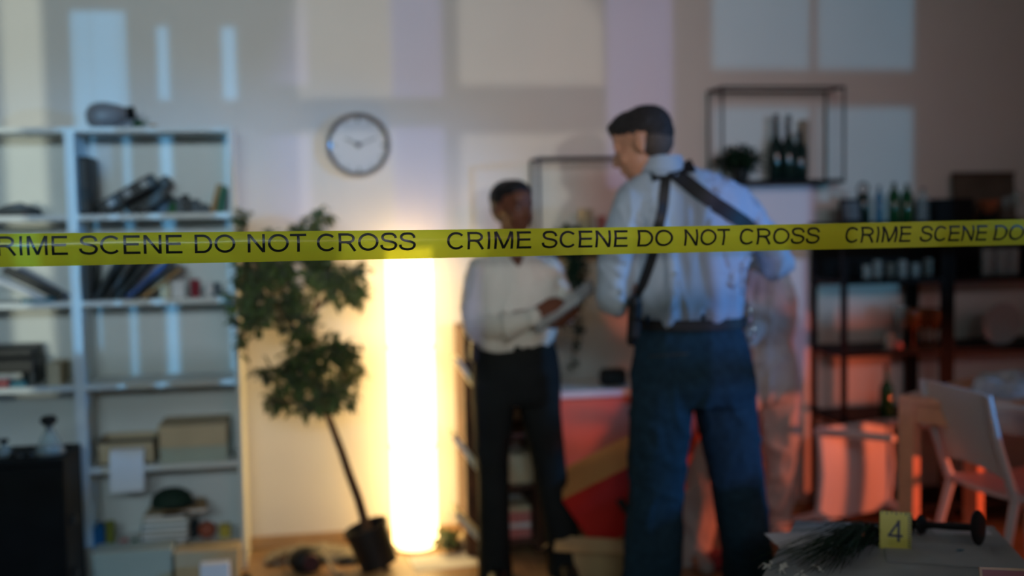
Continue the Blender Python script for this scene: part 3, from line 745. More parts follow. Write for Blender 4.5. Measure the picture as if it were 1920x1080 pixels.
def bottle(px, pyt, z0, y, r, m, label, neck=.45, group=None, py=None):
    c = at(px, (py or pyt+40), y=y); h = at(px, pyt, y=y).z-z0
    t = thing('bottle', label, 'bottle', (c.x, y, z0), group=group)
    MB().lathe([(r*.9, 0), (r, .008), (r, h*(.94-neck)), (r*.8, h*(1.0-neck)), (r*.38, h*(1.1-neck)), (r*.34, h*.93), (.001, h*.93)], n=22).build('body', m, t)
    MB().lathe([(r*.36, h*.93), (r*.42, h*.94), (r*.42, h), (.001, h)], n=16).build('stopper', M_blackp, t)
    return t
zb1 = w1[2]
bottle(1455, 214, zb1, -.09, .032, M_glassd, 'dark wine bottle, left one of three on the wire shelf', .42, 'dark bottles on the wire shelf')
bottle(1478, 216, zb1, -.13, .032, M_glassd, 'dark wine bottle, middle one of three on the wire shelf', .42, 'dark bottles on the wire shelf')
bottle(1500, 246, zb1, -.08, .034, M_glassd, 'short dark bottle, right one of three on the wire shelf', .30, 'dark bottles on the wire shelf')
cup('tall_jar', mat('wax_tan', (.30, .20, .13), .6), 1508, 225, zb1, -.035, .022, 'tan candle standing behind the short dark bottle', 'candle')
def bushy(px, z0, y, rr, label, trail=None, n=260, ls=.05):
    c = at(px, 330, y=y)
    t = thing('trailing_plant' if trail else 'bushy_plant', label, 'potted plant', (c.x, y, z0))
    MB().lathe([(.03, 0), (.042, .06), (.036, .06), (.026, .006), (.001, .006)], n=20).build('pot', M_blackp, t)
    cl = [((0, 0, .085), (rr, rr*.7, rr*.55))]
    leafy('foliage', M_leafd, cl, n, ls, t, seed=int(px), up=.5)
    if trail:
        tm = MB(); cl2 = []
        for k, (px2, py2) in enumerate(trail):
            e = at(px2, py2, y=y-.10); e = e-t.location
            m_ = Vector((e.x*.6, -.10, .03))
            pts = [Vector((0, 0, .07)), Vector((e.x*.4, -.06, .08)), m_]
            for q in range(1, 7): pts.append(Vector((e.x*(.6+.4*q/6)+.008*math.sin(q*1.7+k), -.105-.004*q, .03+(e.z-.03)*q/6)))
            tm.tube(pts, .0018, 5)
            for p in pts[2:]:
                cl2.append((p, (.026, .018, .035)))
        tm.build('trailing_stem', M_leafd, t)
        leafy('trailing_leaves', M_leafd, cl2, 520, .036, t, seed=5)
    return t
bushy(1390, w1[2], -.12, .108, 'dark bushy plant on the left end of the bottle shelf')
bushy(1068, w2[2], -.10, .055, 'trailing plant hanging down from the wire shelf between the people', [(1060, 600), (1075, 675), (1085, 610), (1092, 540), (1070, 560)], 90, .04)
cup('vase', M_beige, 1098, 392, w2[2], -.1, .032, 'cream vase beside the trailing plant', 'vase')
cup('vase', M_pink, 1128, 405, w2[2], -.1, .022, 'small pink vase near the shoulder of the man', 'vase')

# ------------------------------------------------------------------ black shelving with glassware on the right
ys = -.36; ZS = [.10, .505, .81, 1.13]; ZTOP = 1.36
def black_unit(x0, x1, label):
    t = thing('black_shelving', label, 'shelving', ((x0+x1)/2, ys/2, 0), group='black open shelving units')
    p = .024
    for x in (x0, x1-p):
        for y in (ys, -.03-p): MB().bx(x, x+p, y, y+p, 0, ZTOP).build('post', M_black, t, world=True, smooth=False, bevel=.001)
    for z in ZS: MB().bx(x0+.002, x1-.002, ys+.002, -.032, z-.022, z).build('shelf', M_black, t, world=True, smooth=False)
    MB().bx(x0-.004, x1+.004, ys-.004, -.028, ZTOP, ZTOP+.022).build('top_panel', M_black, t, world=True, smooth=False)
    MB().bx(x0+p, x1-p, -.05, -.04, 1.13, ZTOP).build('back_panel', M_black, t, world=True, smooth=False)
    return t
xu0, xu1 = X(1580, ys, 600), X(1776, ys, 600)
black_unit(xu0, xu1, 'black open shelving unit nearer to the white wall patch')
black_unit(xu1+.012, xu1+.80, 'black open shelving unit cut by the right edge of the photo')
ZT = ZTOP+.022
# on top
t = thing('picture_frame', 'black photo frame standing at the left end of the black shelving', 'picture frame', (X(1598, ys+.08, 400), ys+.08, ZT), (math.radians(-8), 0, 0))
hq = at(1598, 372, y=ys+.08).z-ZT
MB().bx(-.05, -.040, 0, .014, 0, hq).bx(.040, .05, 0, .014, 0, hq).bx(-.04, .04, 0, .014, 0, .012).bx(-.04, .04, 0, .014, hq-.012, hq).build('frame', M_black, t, smooth=False)
MB().bx(-.04, .04, .006, .012, .012, hq-.012).build('photo', M_greyc, t, smooth=False)
t = thing('jug', 'dark glass jug with ring handle on the black shelving top', 'jug', (X(1622, ys+.09, 400), ys+.11, ZT))
hj = .10
MB().lathe([(.028, 0), (.032, .01), (.030, hj), (.022, hj+.03), (.018, hj+.03), (.027, hj), (.028, .01), (.001, .01)], n=22).build('body', M_glassd, t)
ring = [Vector((.026*math.cos(a), 0, hj+.05+.026*math.sin(a))) for a in [2*PI*k/18 for k in range(19)]]
MB().tube(ring, .005, 8).build('handle', M_blackp, t)
def bottle_t(px, pyt, r, m, label, dy=.1, neck=.25): return bottle(px, pyt, ZT, ys+dy, r, m, label, neck, 'bottles on top of the black shelving')
bottle_t(1648, 348, .018, M_glassb, 'slim blue bottle beside the dark jug', .06)
bottle_t(1676, 342, .026, M_glassg, 'dark green bottle, left of the green pair on the shelving top', .10)
bottle_t(1700, 344, .026, M_glassg, 'dark green bottle, right of the green pair on the shelving top', .12)
bottle_t(1730, 352, .028, M_glass, 'clear bottle between the green pair and the black box', .12)
boxpx('storage_box', M_black, 1758, 1826, 372, ZT, ys+.03, .2, 'black box on the shelving top before the wooden tray', 'box')
t = thing('tray', 'brown wooden tray standing upright against the wall', 'tray', (X(1855, -.09, 350), -.06, ZT), (math.radians(-7), 0, 0))
zt3 = at(1855, 322, y=-.09).z-ZT
MB().box((0, 0, zt3/2), (.325, .012, zt3)).build('board', mat('tray_wood', (.10, .075, .055), .6, var=.3), t, smooth=False, bevel=.004)
MB().box((0, -.008, .008), (.325, .012, .016)).build('lower_rim', M_brown, t, smooth=False); MB().box((0, -.008, zt3-.008), (.325, .012, .016)).build('upper_rim', M_brown, t, smooth=False)
tag(MB().lathe([(.018, 0), (.02, .004), (.042, .03), (.052, .06), (.048, .06), (.036, .03), (.001, .01)], n=26).build('bowl', mat('copper_glaze', (.35, .11, .05), .35), loc=(X(1853, ys+.1, 395), ys+.1, ZT+.03)), 'copper bowl standing on glass cups before the tray', 'bowl')
tag(MB().lathe([(.045, 0), (.045, .029), (.001, .03)], n=24).build('stand', M_black, loc=(X(1853, ys+.1, 395), ys+.1, ZT)), 'flat black stand under the copper bowl', 'stand')
def goblet(px, z0, y, s, label, m=M_glass, group=None):
    c = at(px, 600, y=y)
    return tag(MB().lathe([(.030*s, 0), (.030*s, .003), (.006*s, .008), (.005*s, .07*s), (.022*s, .09*s), (.034*s, .13*s), (.030*s, .17*s), (.028*s, .17*s), (.031*s, .13*s), (.02*s, .093*s), (.001, .085*s)], n=22).build('wine_glass', m, loc=(c.x, y, z0)), label, 'wine glass', group)
def tumbler(px, z0, y, r, h, label, m=M_glass, group=None):
    c = at(px, 600, y=y)
    return tag(MB().lathe([(r*.85, 0), (r*.9, .003), (r, h), (r*.93, h), (r*.82, .008), (.001, .008)], n=20).build('tumbler', m, loc=(c.x, y, z0)), label, 'glass', group)
goblet(1884, ZT, ys+.1, .6, 'small glass beside the copper bowl'); goblet(1903, ZT, ys+.08, .7, 'wine glass at the right end of the shelving top')
# glasses, each shelf
for k, px in enumerate((1625, 1645, 1670, 1692, 1716, 1740)):
    tumbler(px, ZS[3], ys+.06+.05*(k % 3), .020, .06+.018*(k % 2), ['first', 'second', 'third', 'fourth', 'fifth', 'sixth'][k]+' clear tumbler from the left in the dark upper bay', group='tumblers in the upper bay')
for k, px in enumerate((1850, 1875, 1897)):
    tumbler(px, ZS[3], ys+.05, .030, .12, ['tall glass jar, left', 'tall glass jar, middle', 'tall glass jar, right'][k]+' of three in the right shelving', group='tall jars in the right shelving')
for k, px in enumerate((1660, 1688, 1712, 1734, 1752)):
    if k in (0,): tumbler(px+6, ZS[2], ys+.05, .026, .075, 'short tumbler left of the wine glasses', group=None)
    elif k == 1: goblet(px, ZS[2], ys+.12, 1.1, 'wine glass, leftmost behind the amber lit glasses', group='wine glasses on the middle shelf')
    else: goblet(px, ZS[2], ys+.04+.04*(k % 2), 1.05, ['', '', 'amber lit wine glass, left', 'amber lit wine glass, middle', 'amber lit wine glass, right'][k]+' of the front trio', M_glassa, 'wine glasses on the middle shelf')
tag(MB().lathe([(.001, 0), (.018, .004), (.022, .02), (.015, .035), (.001, .038)], n=18).build('bowl', M_pink, loc=(X(1683, ys+.04, 650), ys+.04, ZS[2])), 'tiny pink bowl at the edge of the middle shelf', 'bowl')
c = at(1876, 608, y=ys+.08)
rr = .098
tag(MB().lathe([(.001, 0), (rr*.6, .002), (rr, .012), (rr, .016), (rr*.6, .007), (.001, .006)], n=40).build('plate', mat('grey_plate', (.32, .38, .40), .35), loc=(c.x, ys+.08, ZS[2]+rr*.985), rot=(math.radians(96), 0, 0)), 'round grey plate standing upright in the right shelving', 'plate')
bottle(1662, 684, ZS[1], ys+.06, .030, M_glassg, 'green wine bottle on the lower shelf behind the dining table', .40, py=740)

# ------------------------------------------------------------------ dining table
K = at(1683, 742, z=.74); K.z = 0
e1 = Vector((.56, -.83, 0)).normalized(); e2 = Vector((.83, .56, 0)).normalized()
tang = math.atan2(e2.y, e2.x)
t = thing('dining_table', 'wooden dining table with orange light painted into its colour, heaped with newspapers at the right edge', 'table', K, (0, 0, tang))
# local x runs along e2, local -y along e1
TL, TW = .62, 1.25
MB().bx(0, TL, -TW, 0, .715, .74).build('tabletop', M_owood, t, smooth=False, bevel=.003)
lw = .062
for x in (0, TL-lw):
    for y in (-lw, -TW): MB().bx(x+.001, x+lw, y, y+lw-.001, 0, .715).build('leg', M_owood, t, smooth=False, bevel=.003)
MB().bx(.01, .03, -TW+lw, -lw, .645, .715).bx(TL-.03, TL-.01, -TW+lw, -lw, .645, .715).bx(lw, TL-lw, -.03, -.01, .645, .715).build('apron', M_owood, t, smooth=False)
tm = Matrix.Translation(K) @ Matrix.Rotation(tang, 4, 'Z')
def ontable(x, y, z=.74): return tm @ Vector((x, y, z))
blob('newspaper_heap', M_greyp, ontable(.32, -.30), (.17, .14, .075), 'crumpled newspaper heap on the dining table, left', 'newspaper', .35, 8)
blob('plastic_bag', mat('grey_plastic_film', (.16, .19, .20), .35, var=.5, scale=20), ontable(.22, -.62), (.19, .16, .055), 'grey plastic bag on the dining table behind the chair back', 'plastic bag', .4, 8)
blob('blue_cloth', M_blue, ontable(.50, -.55), (.11, .15, .13), 'blue cloth heap on the dining table at the right edge', 'cloth', .35, 6)
blob('yellow_net', M_olive, ontable(.40, -.82), (.10, .09, .08), 'olive net bag on the table at the right edge', 'bag', .3)
blob('pink_wrap', M_pink, ontable(.28, -.78), (.04, .04, .05), 'small pink wrapper on the dining table', 'wrapper', .25)
tag(MB().box((0, 0, 0), (.16, .001, .12)).build('paper_sheet', M_paper, loc=ontable(-.003, -.72, .69), rot=(0, 0, tang+PI/2)), 'white paper hanging over the dining table edge', 'paper')

# ------------------------------------------------------------------ white plastic chairs
def chair(label, loc, rot, group='white plastic chairs'):
    t = thing('chair', label, 'chair', loc, rot, group)
    # local: +y is the way the sitter faces
    sw, sd = .215, .20
    RR = []
    for i in range(9):          # seat
        y = -sd+2*sd*i/8; wv_ = sw*(1-.08*(i/8)); dip = -.012*math.sin(PI*i/8)
        row = []
        for k in range(9):
            x = -wv_+2*wv_*k/8; row.append(Vector((x, y, .455+dip+.010*(k/4-1)**2)))
        RR.append(row)
    mb = MB()
    for sgn in (1, -1):
        pass
    vs = [v for r in RR for v in r]+[v-Vector((0, 0, .016)) for r in RR for v in r]; fs = []; N = 81
    for i in range(8):
        for k in range(8):
            a = i*9+k; fs += [(a, a+1, a+10, a+9), (N+a+9, N+a+10, N+a+1, N+a)]
    for k in range(8):
        fs += [(k+1, k, N+k, N+k+1), (72+k, 73+k, N+73+k, N+72+k), (k*9, k*9+9, N+k*9+9, N+k*9), (k*9+17, k*9+8, N+k*9+8, N+k*9+17)]
    mb.add(vs, fs); mb.build('seat', M_chair, t, bevel=.003)
    # backrest: curved panel between the two stiles
    rows = []; 
    def bpt(u, v, off=0):       # u across -1..1, v up 0..1
        z = .555+.285*v; wdt = .198+.012*v
        y = -sd-.015-.085*v-.030*(1-u*u)+off
        return Vector((u*wdt, y, z-.035*(1-v)*(u*u) + (.012*(1-u*u) if v > .9 else 0) - (.03*(1-u*u)*0)))
    mb = MB(); nu, nv = 14, 8; vs = []
    for off in (0, .012):
        for j in range(nv+1):
            for i in range(nu+1): vs.append(bpt(-1+2*i/nu, j/nv, off))
    N = (nu+1)*(nv+1); fs = []
    for j in range(nv):
        for i in range(nu):
            a = j*(nu+1)+i; fs += [(a, a+1, a+nu+2, a+nu+1), (N+a+nu+1, N+a+nu+2, N+a+1, N+a)]
    for i in range(nu):
        b_ = nv*(nu+1)+i; fs += [(i+1, i, N+i, N+i+1), (b_, b_+1, N+b_+1, N+b_)]
    for j in range(nv):
        a = j*(nu+1); b_ = a+nu; fs += [(a, a+nu+1, N+a+nu+1, N+a), (b_+nu+1, b_, N+b_, N+b_+nu+1)]
    mb.add(vs, fs); mb.build('backrest', M_chair, t, bevel=.003)
    for s in (-1, 1):
        MB().tube([(s*.200, -sd+.02, .455), (s*.202, -sd-.02, .56), (s*.205, -sd-.07, .70), (s*.206, -sd-.105, .84)], [.020, .018, .016, .012], 10).build('stile', M_chair, t)
        MB().tube([(s*.195, -sd+.03, .46), (s*.205, -sd-.01, .30), (s*.225, -sd-.075, .012)], [.020, .017, .014], 10).build('leg', M_chair, t)
        MB().tube([(s*.195, sd-.02, .46), (s*.205, sd, .30), (s*.22, sd+.03, .012)], [.020, .017, .014], 10).build('leg', M_chair, t)
        MB().tube([(s*.197, -sd+.03, .45), (s*.195, 0, .430), (s*.195, sd-.02, .45)], .016, 10).build('seat_rail', M_chair, t)
    return t
bc = at(1806, 790, y=-1.30)                       # middle of the backrest
fyaw = math.radians(4)                           # the sitter would face this way
fd = Vector((math.cos(fyaw), math.sin(fyaw), 0))
chair('white plastic chair upright before the wooden dining table', (bc.x+fd.x*.24, bc.y+fd.y*.24, 0), (0, 0, fyaw-PI/2)).scale = (.92, .92, .95)
chair('white plastic chair at the right edge of the photo', (2.66, -1.74, 0), (0, 0, fyaw-PI/2+.35))
D = Vector((-.3, .95, 0)).normalized()
sc_ = at(1600, 872, y=-.50)
rm = Matrix(((-D.y, 0, D.x), (D.x, 0, D.y), (0, 1, 0)))
chair('white chair lying overturned on its back, lit red, left of the table', (sc_.x-D.x*.455, sc_.y-D.y*.455, .325), rm.to_euler())

# ------------------------------------------------------------------ coffee table with evidence
ZTB = .50
A, B_ = at(1492, 976, z=ZTB), at(1862, 986, z=ZTB)
d1 = (B_-A).normalized(); d2 = Vector((d1.y, -d1.x, 0))
if d2.y > 0: d2 = -d2
ang = math.atan2(d1.y, d1.x)
Lx = (B_-A).length+.0; Ly = .75
t = thing('coffee_table', 'low grey table in the right foreground carrying the number marker', 'table', (A.x, A.y, 0), (0, 0, ang))
M_tab = mat('grey_tabletop', (.34, .38, .38), .55, var=.25, scale=5)
mb = MB()
sk = -.18
vs = [(0, 0, ZTB-.03), (Lx, 0, ZTB-.03), (Lx, -Ly, ZTB-.03), (sk, -Ly, ZTB-.03), (0, 0, ZTB), (Lx, 0, ZTB), (Lx, -Ly, ZTB), (sk, -Ly, ZTB)]
mb.add(vs, [(0, 3, 2, 1), (4, 5, 6, 7), (0, 1, 5, 4), (1, 2, 6, 5), (2, 3, 7, 6), (3, 0, 4, 7)])
mb.build('tabletop', M_tab, t, smooth=False, bevel=.003)
for x, y in ((.04, -.04), (Lx-.04, -.04), (sk+.05, -Ly+.04), (Lx-.04, -Ly+.04)): MB().bx(x-.02, x+.02, y-.02, y+.02, 0, ZTB-.03).build('leg', M_white, t, smooth=False)
def ct(px, py, dz=0): p = at(px, py, z=ZTB); p.z += dz; return p
# sheets of paper on it
def sheet(px, py, a, sx, sy, label, dz=.0008, m=M_greyp):
    return tag(MB().box((0, 0, 0), (sx, sy, .001)).build('paper_sheet', m, loc=ct(px, py, dz), rot=(0, 0, a)), label, 'paper')
M_pgrey = mat('dusty_paper', (.62, .63, .66), .8, var=.1)
sheet(1515, 1012, ang+.25, .21, .15, 'pale sheet of paper under the long dark leaves', m=M_pgrey)
sheet(1760, 1040, ang-.1, .28, .20, 'dusty sheet of paper behind the fallen candlestick', .0022, mat('dusty_grey_paper', (.36, .40, .40), .8, var=.1))
sheet(1800, 995, ang+.05, .16, .08, 'small pale sheet at the far right of the low table', m=M_pgrey)
tag(MB().ell((0, 0, .001), (.012, .007, .0015)).build('blue_scrap', M_teal, loc=ct(1800, 1034, .003)), 'tiny blue scrap on the low table', 'scrap')
# evidence marker: folded A-shape tent card with ruler edge
def marker():
    c = ct(1679, 1030)
    wv_, hh = .084, .100
    face = (CAM-c); face.z = 0; face.normalize(); ay = math.atan2(face.y, face.x)+PI/2+.10
    t = thing('evidence_marker', 'yellow evidence marker with the number 4 on the low table', 'evidence marker', c, (0, math.radians(1.5), ay))
    th_ = math.radians(12)
    q = MB()
    q.add([(-wv_/2, 0, 0), (wv_/2, 0, 0), (wv_/2, .022, hh), (-wv_/2, .022, hh), (-wv_/2, .0015, 0), (wv_/2, .0015, 0), (wv_/2, .0235, hh), (-wv_/2, .0235, hh)], [(0, 1, 2, 3), (7, 6, 5, 4), (0, 4, 5, 1), (1, 5, 6, 2), (2, 6, 7, 3), (3, 7, 4, 0)])
    q.add([(-wv_/2, .046, 0), (wv_/2, .046, 0), (wv_/2, .0235, hh), (-wv_/2, .0235, hh), (-wv_/2, .0475, 0), (wv_/2, .0475, 0), (wv_/2, .025, hh), (-wv_/2, .025, hh)], [(0, 1, 2, 3), (7, 6, 5, 4), (0, 4, 5, 1), (1, 5, 6, 2), (2, 6, 7, 3), (3, 7, 4, 0)])
    q.build('card', mat('yellow_card', (.52, .52, .05), .5, var=.04), t, smooth=False)
    def pl(x, z, s=.0006): return Vector((x, .022*z/hh-s, z))
    def strip(mb, a, b, wd):
        a = Vector(a); b = Vector(b); d = (b-a).normalized(); n = Vector((-d.y, d.x))*wd/2
        P_ = [pl(*(a-n)), pl(*(b-n)), pl(*(b+n)), pl(*(a+n))]
        mb.add(P_+[p+Vector((0, .0005, 0)) for p in P_], [(0, 1, 2, 3), (0, 4, 5, 1), (1, 5, 6, 2), (2, 6, 7, 3), (3, 7, 4, 0)])
    n4 = MB(); strip(n4, (.008, .020), (.008, .078), .0075); strip(n4, (-.018, .036), (.010, .077), .0065); strip(n4, (-.021, .036), (.019, .036), .007)
    n4.build('number', M_ink, t, smooth=False)
    tk = MB()
    for k in range(16):
        z = .004+k*.0062; strip(tk, (wv_/2-.010, z), (wv_/2-.0005, z-.002), .0028)
    for k in range(6):
        x = -wv_/2+.006+k*.0125; strip(tk, (x, hh-.008 if k % 2 else hh-.005), (x, hh-.0003), .0035)
    tk.build('ruler_marks', M_ink, t, smooth=False)
    return t
marker()
# overturned black candlestick lying across the table
a_, b_ = ct(1655, 990), ct(1836, 1024)
dr = (b_-a_).normalized(); L = (b_-a_).length
r_d = .048
t = thing('candlestick', 'overturned black candlestick with round foot lying on the low table', 'candlestick', (a_.x, a_.y, ZTB), (0, 0, math.atan2(dr.y, dr.x)))
tl = math.atan2(r_d-.012, L)
RQ = Matrix.Rotation(PI/2-tl, 3, 'Y')
pr_ = [(.012, 0), (.015, .004), (.015, .02), (.008, .03), (.007, .055), (.010, .07), (.020, .078), (.020, .086), (.009, .094), (.012, .105), (.022, .116), (.020, .124), (.008, .132), (.0065, .16), (.008, .20), (.0075, L-.02), (.012, L-.012), (r_d, L-.004), (r_d+.001, L), (r_d-.004, L+.003), (.001, L+.003)]
pr_ = [(r*(1.35 if z < L-.013 else 1), min(z, L+.003)) for r, z in pr_ if z <= L+.004]
MB().lathe(pr_[:-5], (0, 0, .016), RQ, 22).build('stem', M_blackm, t)
MB().lathe(pr_[-5:], (0, 0, .016), RQ, 36).build('foot', M_blackm, t)
# long-leaved dark plant lying on the table
t0 = ct(1648, 1012)
t = thing('cut_plant', 'dark green long-leaved plant lying across the low table', 'plant', (t0.x, t0.y, ZTB))
rn = random.Random(12); mb = MB()
def blade(mb, p, pts, wd):
    rows = []
    pts = [p]+pts
    for i, q in enumerate(pts):
        d = (pts[min(i+1, len(pts)-1)]-pts[max(i-1, 0)]).normalized(); s = d.cross(Vector((0, 0, 1))).normalized()*wd*(1-(i/(len(pts)-.6))**2*.95)
        n = Vector((0, 0, wd*.25)); rows.append([q-s, q+n, q+s, q-n])
    mb.rings(rows)
def towards(px, py, z): q = at(px, py, z=ZTB); q = q-t.location; q.z = z; return q
for k in range(150):
    tgt = [(1440, 1052), (1450, 1065), (1480, 1075), (1510, 1082), (1540, 1078), (1480, 1050), (1420, 1075), (1560, 1085)][k % 8]
    e = towards(tgt[0]+rn.uniform(-30, 40), tgt[1]+rn.uniform(-16, 16), rn.uniform(.003, .02))
    s0 = Vector((rn.uniform(-.04, .03), rn.uniform(-.03, .02), rn.uniform(.004, .03)))
    L_ = rn.uniform(.45, 1.0)
    mid = s0.lerp(e, .4*L_)+Vector((rn.uniform(-.01, .01), rn.uniform(-.015, .015), rn.uniform(.01, .055)))
    blade(mb, s0, [s0.lerp(mid, .5)+Vector((0, 0, .01)), mid, mid.lerp(s0.lerp(e, L_), .6)+Vector((0, 0, .004)), s0.lerp(e, L_)], rn.uniform(.0018, .0032))
for tgt in [(1455, 990), (1480, 992), (1520, 985), (1545, 980), (1500, 1010), (1440, 1000), (1560, 990), (1470, 1000)]:
    e = towards(tgt[0], tgt[1], .02); s0 = Vector((-.03, 0, .02))
    blade(mb, s0, [s0.lerp(e, .3)+Vector((0, 0, .02)), s0.lerp(e, .6)+Vector((0, 0, .02)), e], .0028)
mb.build('leaves', M_leafd, t)
mb = MB().ell((-.07, -.03, .02), (.07, .045, .02)); mb.build('root_clump', mat('dark_roots', (.008, .012, .009), .9, var=.4), t)
tag(MB().ell((0, 0, 0), (.005, .002, .009)).build('orange_petal', mat('orange_petal', (.7, .22, .08), .5), loc=ct(1618, 1030, .045)), 'tiny orange petal caught in the dark leaves', 'petal')
M_petal = mat('cream_petal', (.62, .64, .58), .6, var=.08)
for k, (px, py, lb) in enumerate([(1442, 1064, 'cream flower head farthest left among the dark leaf tips'), (1466, 1074, 'cream flower head second from the left on the low table'), (1500, 1082, 'cream flower head at the bottom edge below the leaves'), (1534, 1070, 'cream flower head nearest to the marker on the low table')]):
    tag(leafy('white_flower', M_petal, [((0, 0, .008), (.012, .012, .006))], 9, .022, loc=ct(px, py, .001), seed=20+k), lb, 'flower', 'cream flower heads on the low table')
# framed picture leaning at the very corner
t = thing('picture_frame', 'dark red picture with thin wooden frame at the bottom right corner', 'picture', ct(1930, 1138), (math.radians(-20), 0, math.radians(-20)))
MB().bx(-.10, .12, .001, .008, .003, .082).build('picture', M_redd, t, smooth=False)
MB().bx(-.106, -.10, 0, .010, 0, .088).bx(.12, .126, 0, .010, 0, .088).bx(-.10, .12, 0, .010, .082, .088).bx(-.10, .12, 0, .010, 0, .003).build('frame', M_wood, t, smooth=False)

# ------------------------------------------------------------------ people
def basis(fwd, up):
    f_ = Vector(fwd).normalized(); r_ = f_.cross(Vector(up)).normalized(); u_ = r_.cross(f_)
    return Matrix((r_, f_, u_)).transposed()
def head(mb, c, fwd, up, s=1.0):
    B = basis(fwd, up); T = lambda x, y, z: Vector(c)+B @ Vector((x*s, y*s, z*s))
    def e(x, y, z, a, b, d): mb.ell(T(x, y, z), (a*s, b*s, d*s), B, 18, 12)
    e(0, -.016, .032, .074, .094, .084); e(0, .030, -.028, .058, .062, .082); e(0, .035, -.070, .046, .046, .038); e(0, .068, -.096, .019, .018, .015)
    e(0, .055, .045, .052, .040, .040)
    mb.cap(T(-.034, .080, .020), .011*s, T(.034, .080, .020), .011*s)
    for q in (-1, 1):
        e(q*.037, .062, -.032, .022, .022, .022); e(q*.078, -.012, -.008, .008, .020, .031); mb.cap(T(q*.075, -.022, .01), .008*s, T(q*.075, -.016, -.035), .007*s)
        e(q*.012, .098, -.040, .010, .010, .008)
        e(q*.030, .078, .002, .015, .010, .009)
    mb.cap(T(0, .092, .010), .007*s, T(0, .112, -.034), .0105*s)
    mb.cap(T(-.018, .088, -.060), .0075*s, T(.018, .088, -.060), .0075*s); mb.cap(T(-.014, .087, -.071), .008*s, T(.014, .087, -.071), .008*s)
    return B, T
def eyes(parent, B, T, iris):
    for q in (-1, 1):
        e_ = MB().ell(T(q*.031, .0800, .003), (.0100, .0065, .0050), B, 14, 10).build('eye', mat('eye_white', (.32, .29, .27), .5), parent, world=True)
        MB().ell(T(q*.031, .0850, .003), (.0048, .0022, .0046), B, 12, 8).build('iris', M_hairb, e_, world=True)
def hand_m(mb, wr, d, n, side, curl=.6, s=1.0):
    """palm, four fingers and a thumb; d = finger direction, n = palm side, side = +1 thumb on +c"""
    wr = Vector(wr); d = Vector(d).normalized(); n = Vector(n); n = (n-d*n.dot(d)).normalized(); c = d.cross(n)*side
    ends = []
    for k in range(4):
        o = (.027-.018*k)*s; kn = wr+d*(.085-.004*abs(k-1))*s+c*o
        mb.cap(wr+c*o*.55+d*.005, .0135*s, kn, .0105*s)
        L = [.042, .047, .043, .034][k]*s; p = kn; a = 0
        for j, fL in enumerate((1, .62, .5)):
            a += curl*(.75, 1.0, .7)[j]+.06*k*(j == 0)
            q = p+(d*math.cos(a)+n*math.sin(a))*L*fL; mb.cap(p, (.0092-.0008*j)*s, q, (.0084-.0008*j)*s); p = q
    b0 = wr+c*.022*s+d*.018*s+n*.006; b1 = b0+(d*.55+c*.75+n*.25).normalized()*.042*s; b2 = b1+(d*.75+c*.25+n*.5).normalized()*.034*s; b3 = b2+(d*.8-c*.1+n*.5).normalized()*.026*s
    mb.cap(b0, .0145*s, b1, .0115*s); mb.cap(b1, .011*s, b2, .0095*s); mb.cap(b2, .0095*s, b3, .008*s)
def sec(px, py, y, wpx, dep, n=20, rot=0, pw=2.4):
    """horizontal body section: centre at the pixel, half width in pixels, half depth in metres"""
    c = at(px, py, y=y); s = F0/((c-CAM).dot(vf)); a = wpx/s
    ring = []
    for k in range(n):
        t_ = 2*PI*k/n; cx, sy = math.cos(t_), math.sin(t_)
        ex = math.copysign(abs(cx)**(2/pw), cx); ey = math.copysign(abs(sy)**(2/pw), sy)
        v = vr0*ex*a+Vector((-vr0.y, vr0.x, 0))*ey*dep
        if rot: v = Matrix.Rotation(rot, 3, 'Z') @ v
        ring.append(c+v)
    return ring
def secs(lst, **k): return [sec(*q, **k) for q in lst]
def surf_bvh(o):
    from mathutils.bvhtree import BVHTree
    M = o.parent.matrix_basis @ o.matrix_basis if o.parent else o.matrix_basis
    return BVHTree.FromPolygons([M @ v.co for v in o.data.vertices], [tuple(p.vertices) for p in o.data.polygons])
def on(bvh, px, py, fallback_y):
    h = bvh.ray_cast(CAM, ray(px, py).normalized())
    if h[0] is None: return at(px, py, y=fallback_y), -vf
    return h[0], h[1]
def strap(bvh, pts, wd, th, fy, name, m, parent, sub=6):
    P_ = []
    for i in range(len(pts)-1):
        for k in range(sub): P_.append(tuple(pts[i][j]+(pts[i+1][j]-pts[i][j])*k/sub for j in range(2)))
    P_.append(pts[-1]); S_ = []
    for p in P_:
        q, n = on(bvh, p[0], p[1], fy); S_.append((q, n))
    co = [q for q, n in S_]; no = [n for q, n in S_]
    for _ in range(3):
        co = [co[0]]+[(co[i-1]+co[i]*2+co[i+1])/4 for i in range(1, len(co)-1)]+[co[-1]]
        no = [no[0]]+[((no[i-1]+no[i]*2+no[i+1])/4).normalized() for i in range(1, len(no)-1)]+[no[-1]]
    rows = []
    for i in range(len(co)):
        d = (co[min(i+1, len(co)-1)]-co[max(0, i-1)]).normalized(); s = d.cross(no[i]).normalized()*wd/2
        a = no[i]*.003; b = no[i]*(.003+th)
        rows.append([co[i]-s+a, co[i]+s+a, co[i]+s+b, co[i]-s+b])
    return MB().rings(rows).build(name, m, parent, world=True)
def folds(amp, sc, st=(1, 1, .35), off=0):
    def f_(co):
        v = Vector((co.x*st[0], co.y*st[1], co.z*st[2]))*sc+Vector((off, off, off))
        a = noise.noise(v); b = noise.noise(v*2.3+Vector((5, 5, 5)))
        r1 = max(0, 1-abs(a)*3.6); r2 = max(0, 1-abs(b)*3.6)
        return amp*(r1*r1*(3-2*r1)*1.0+r2*r2*.35-.08)
    return f_
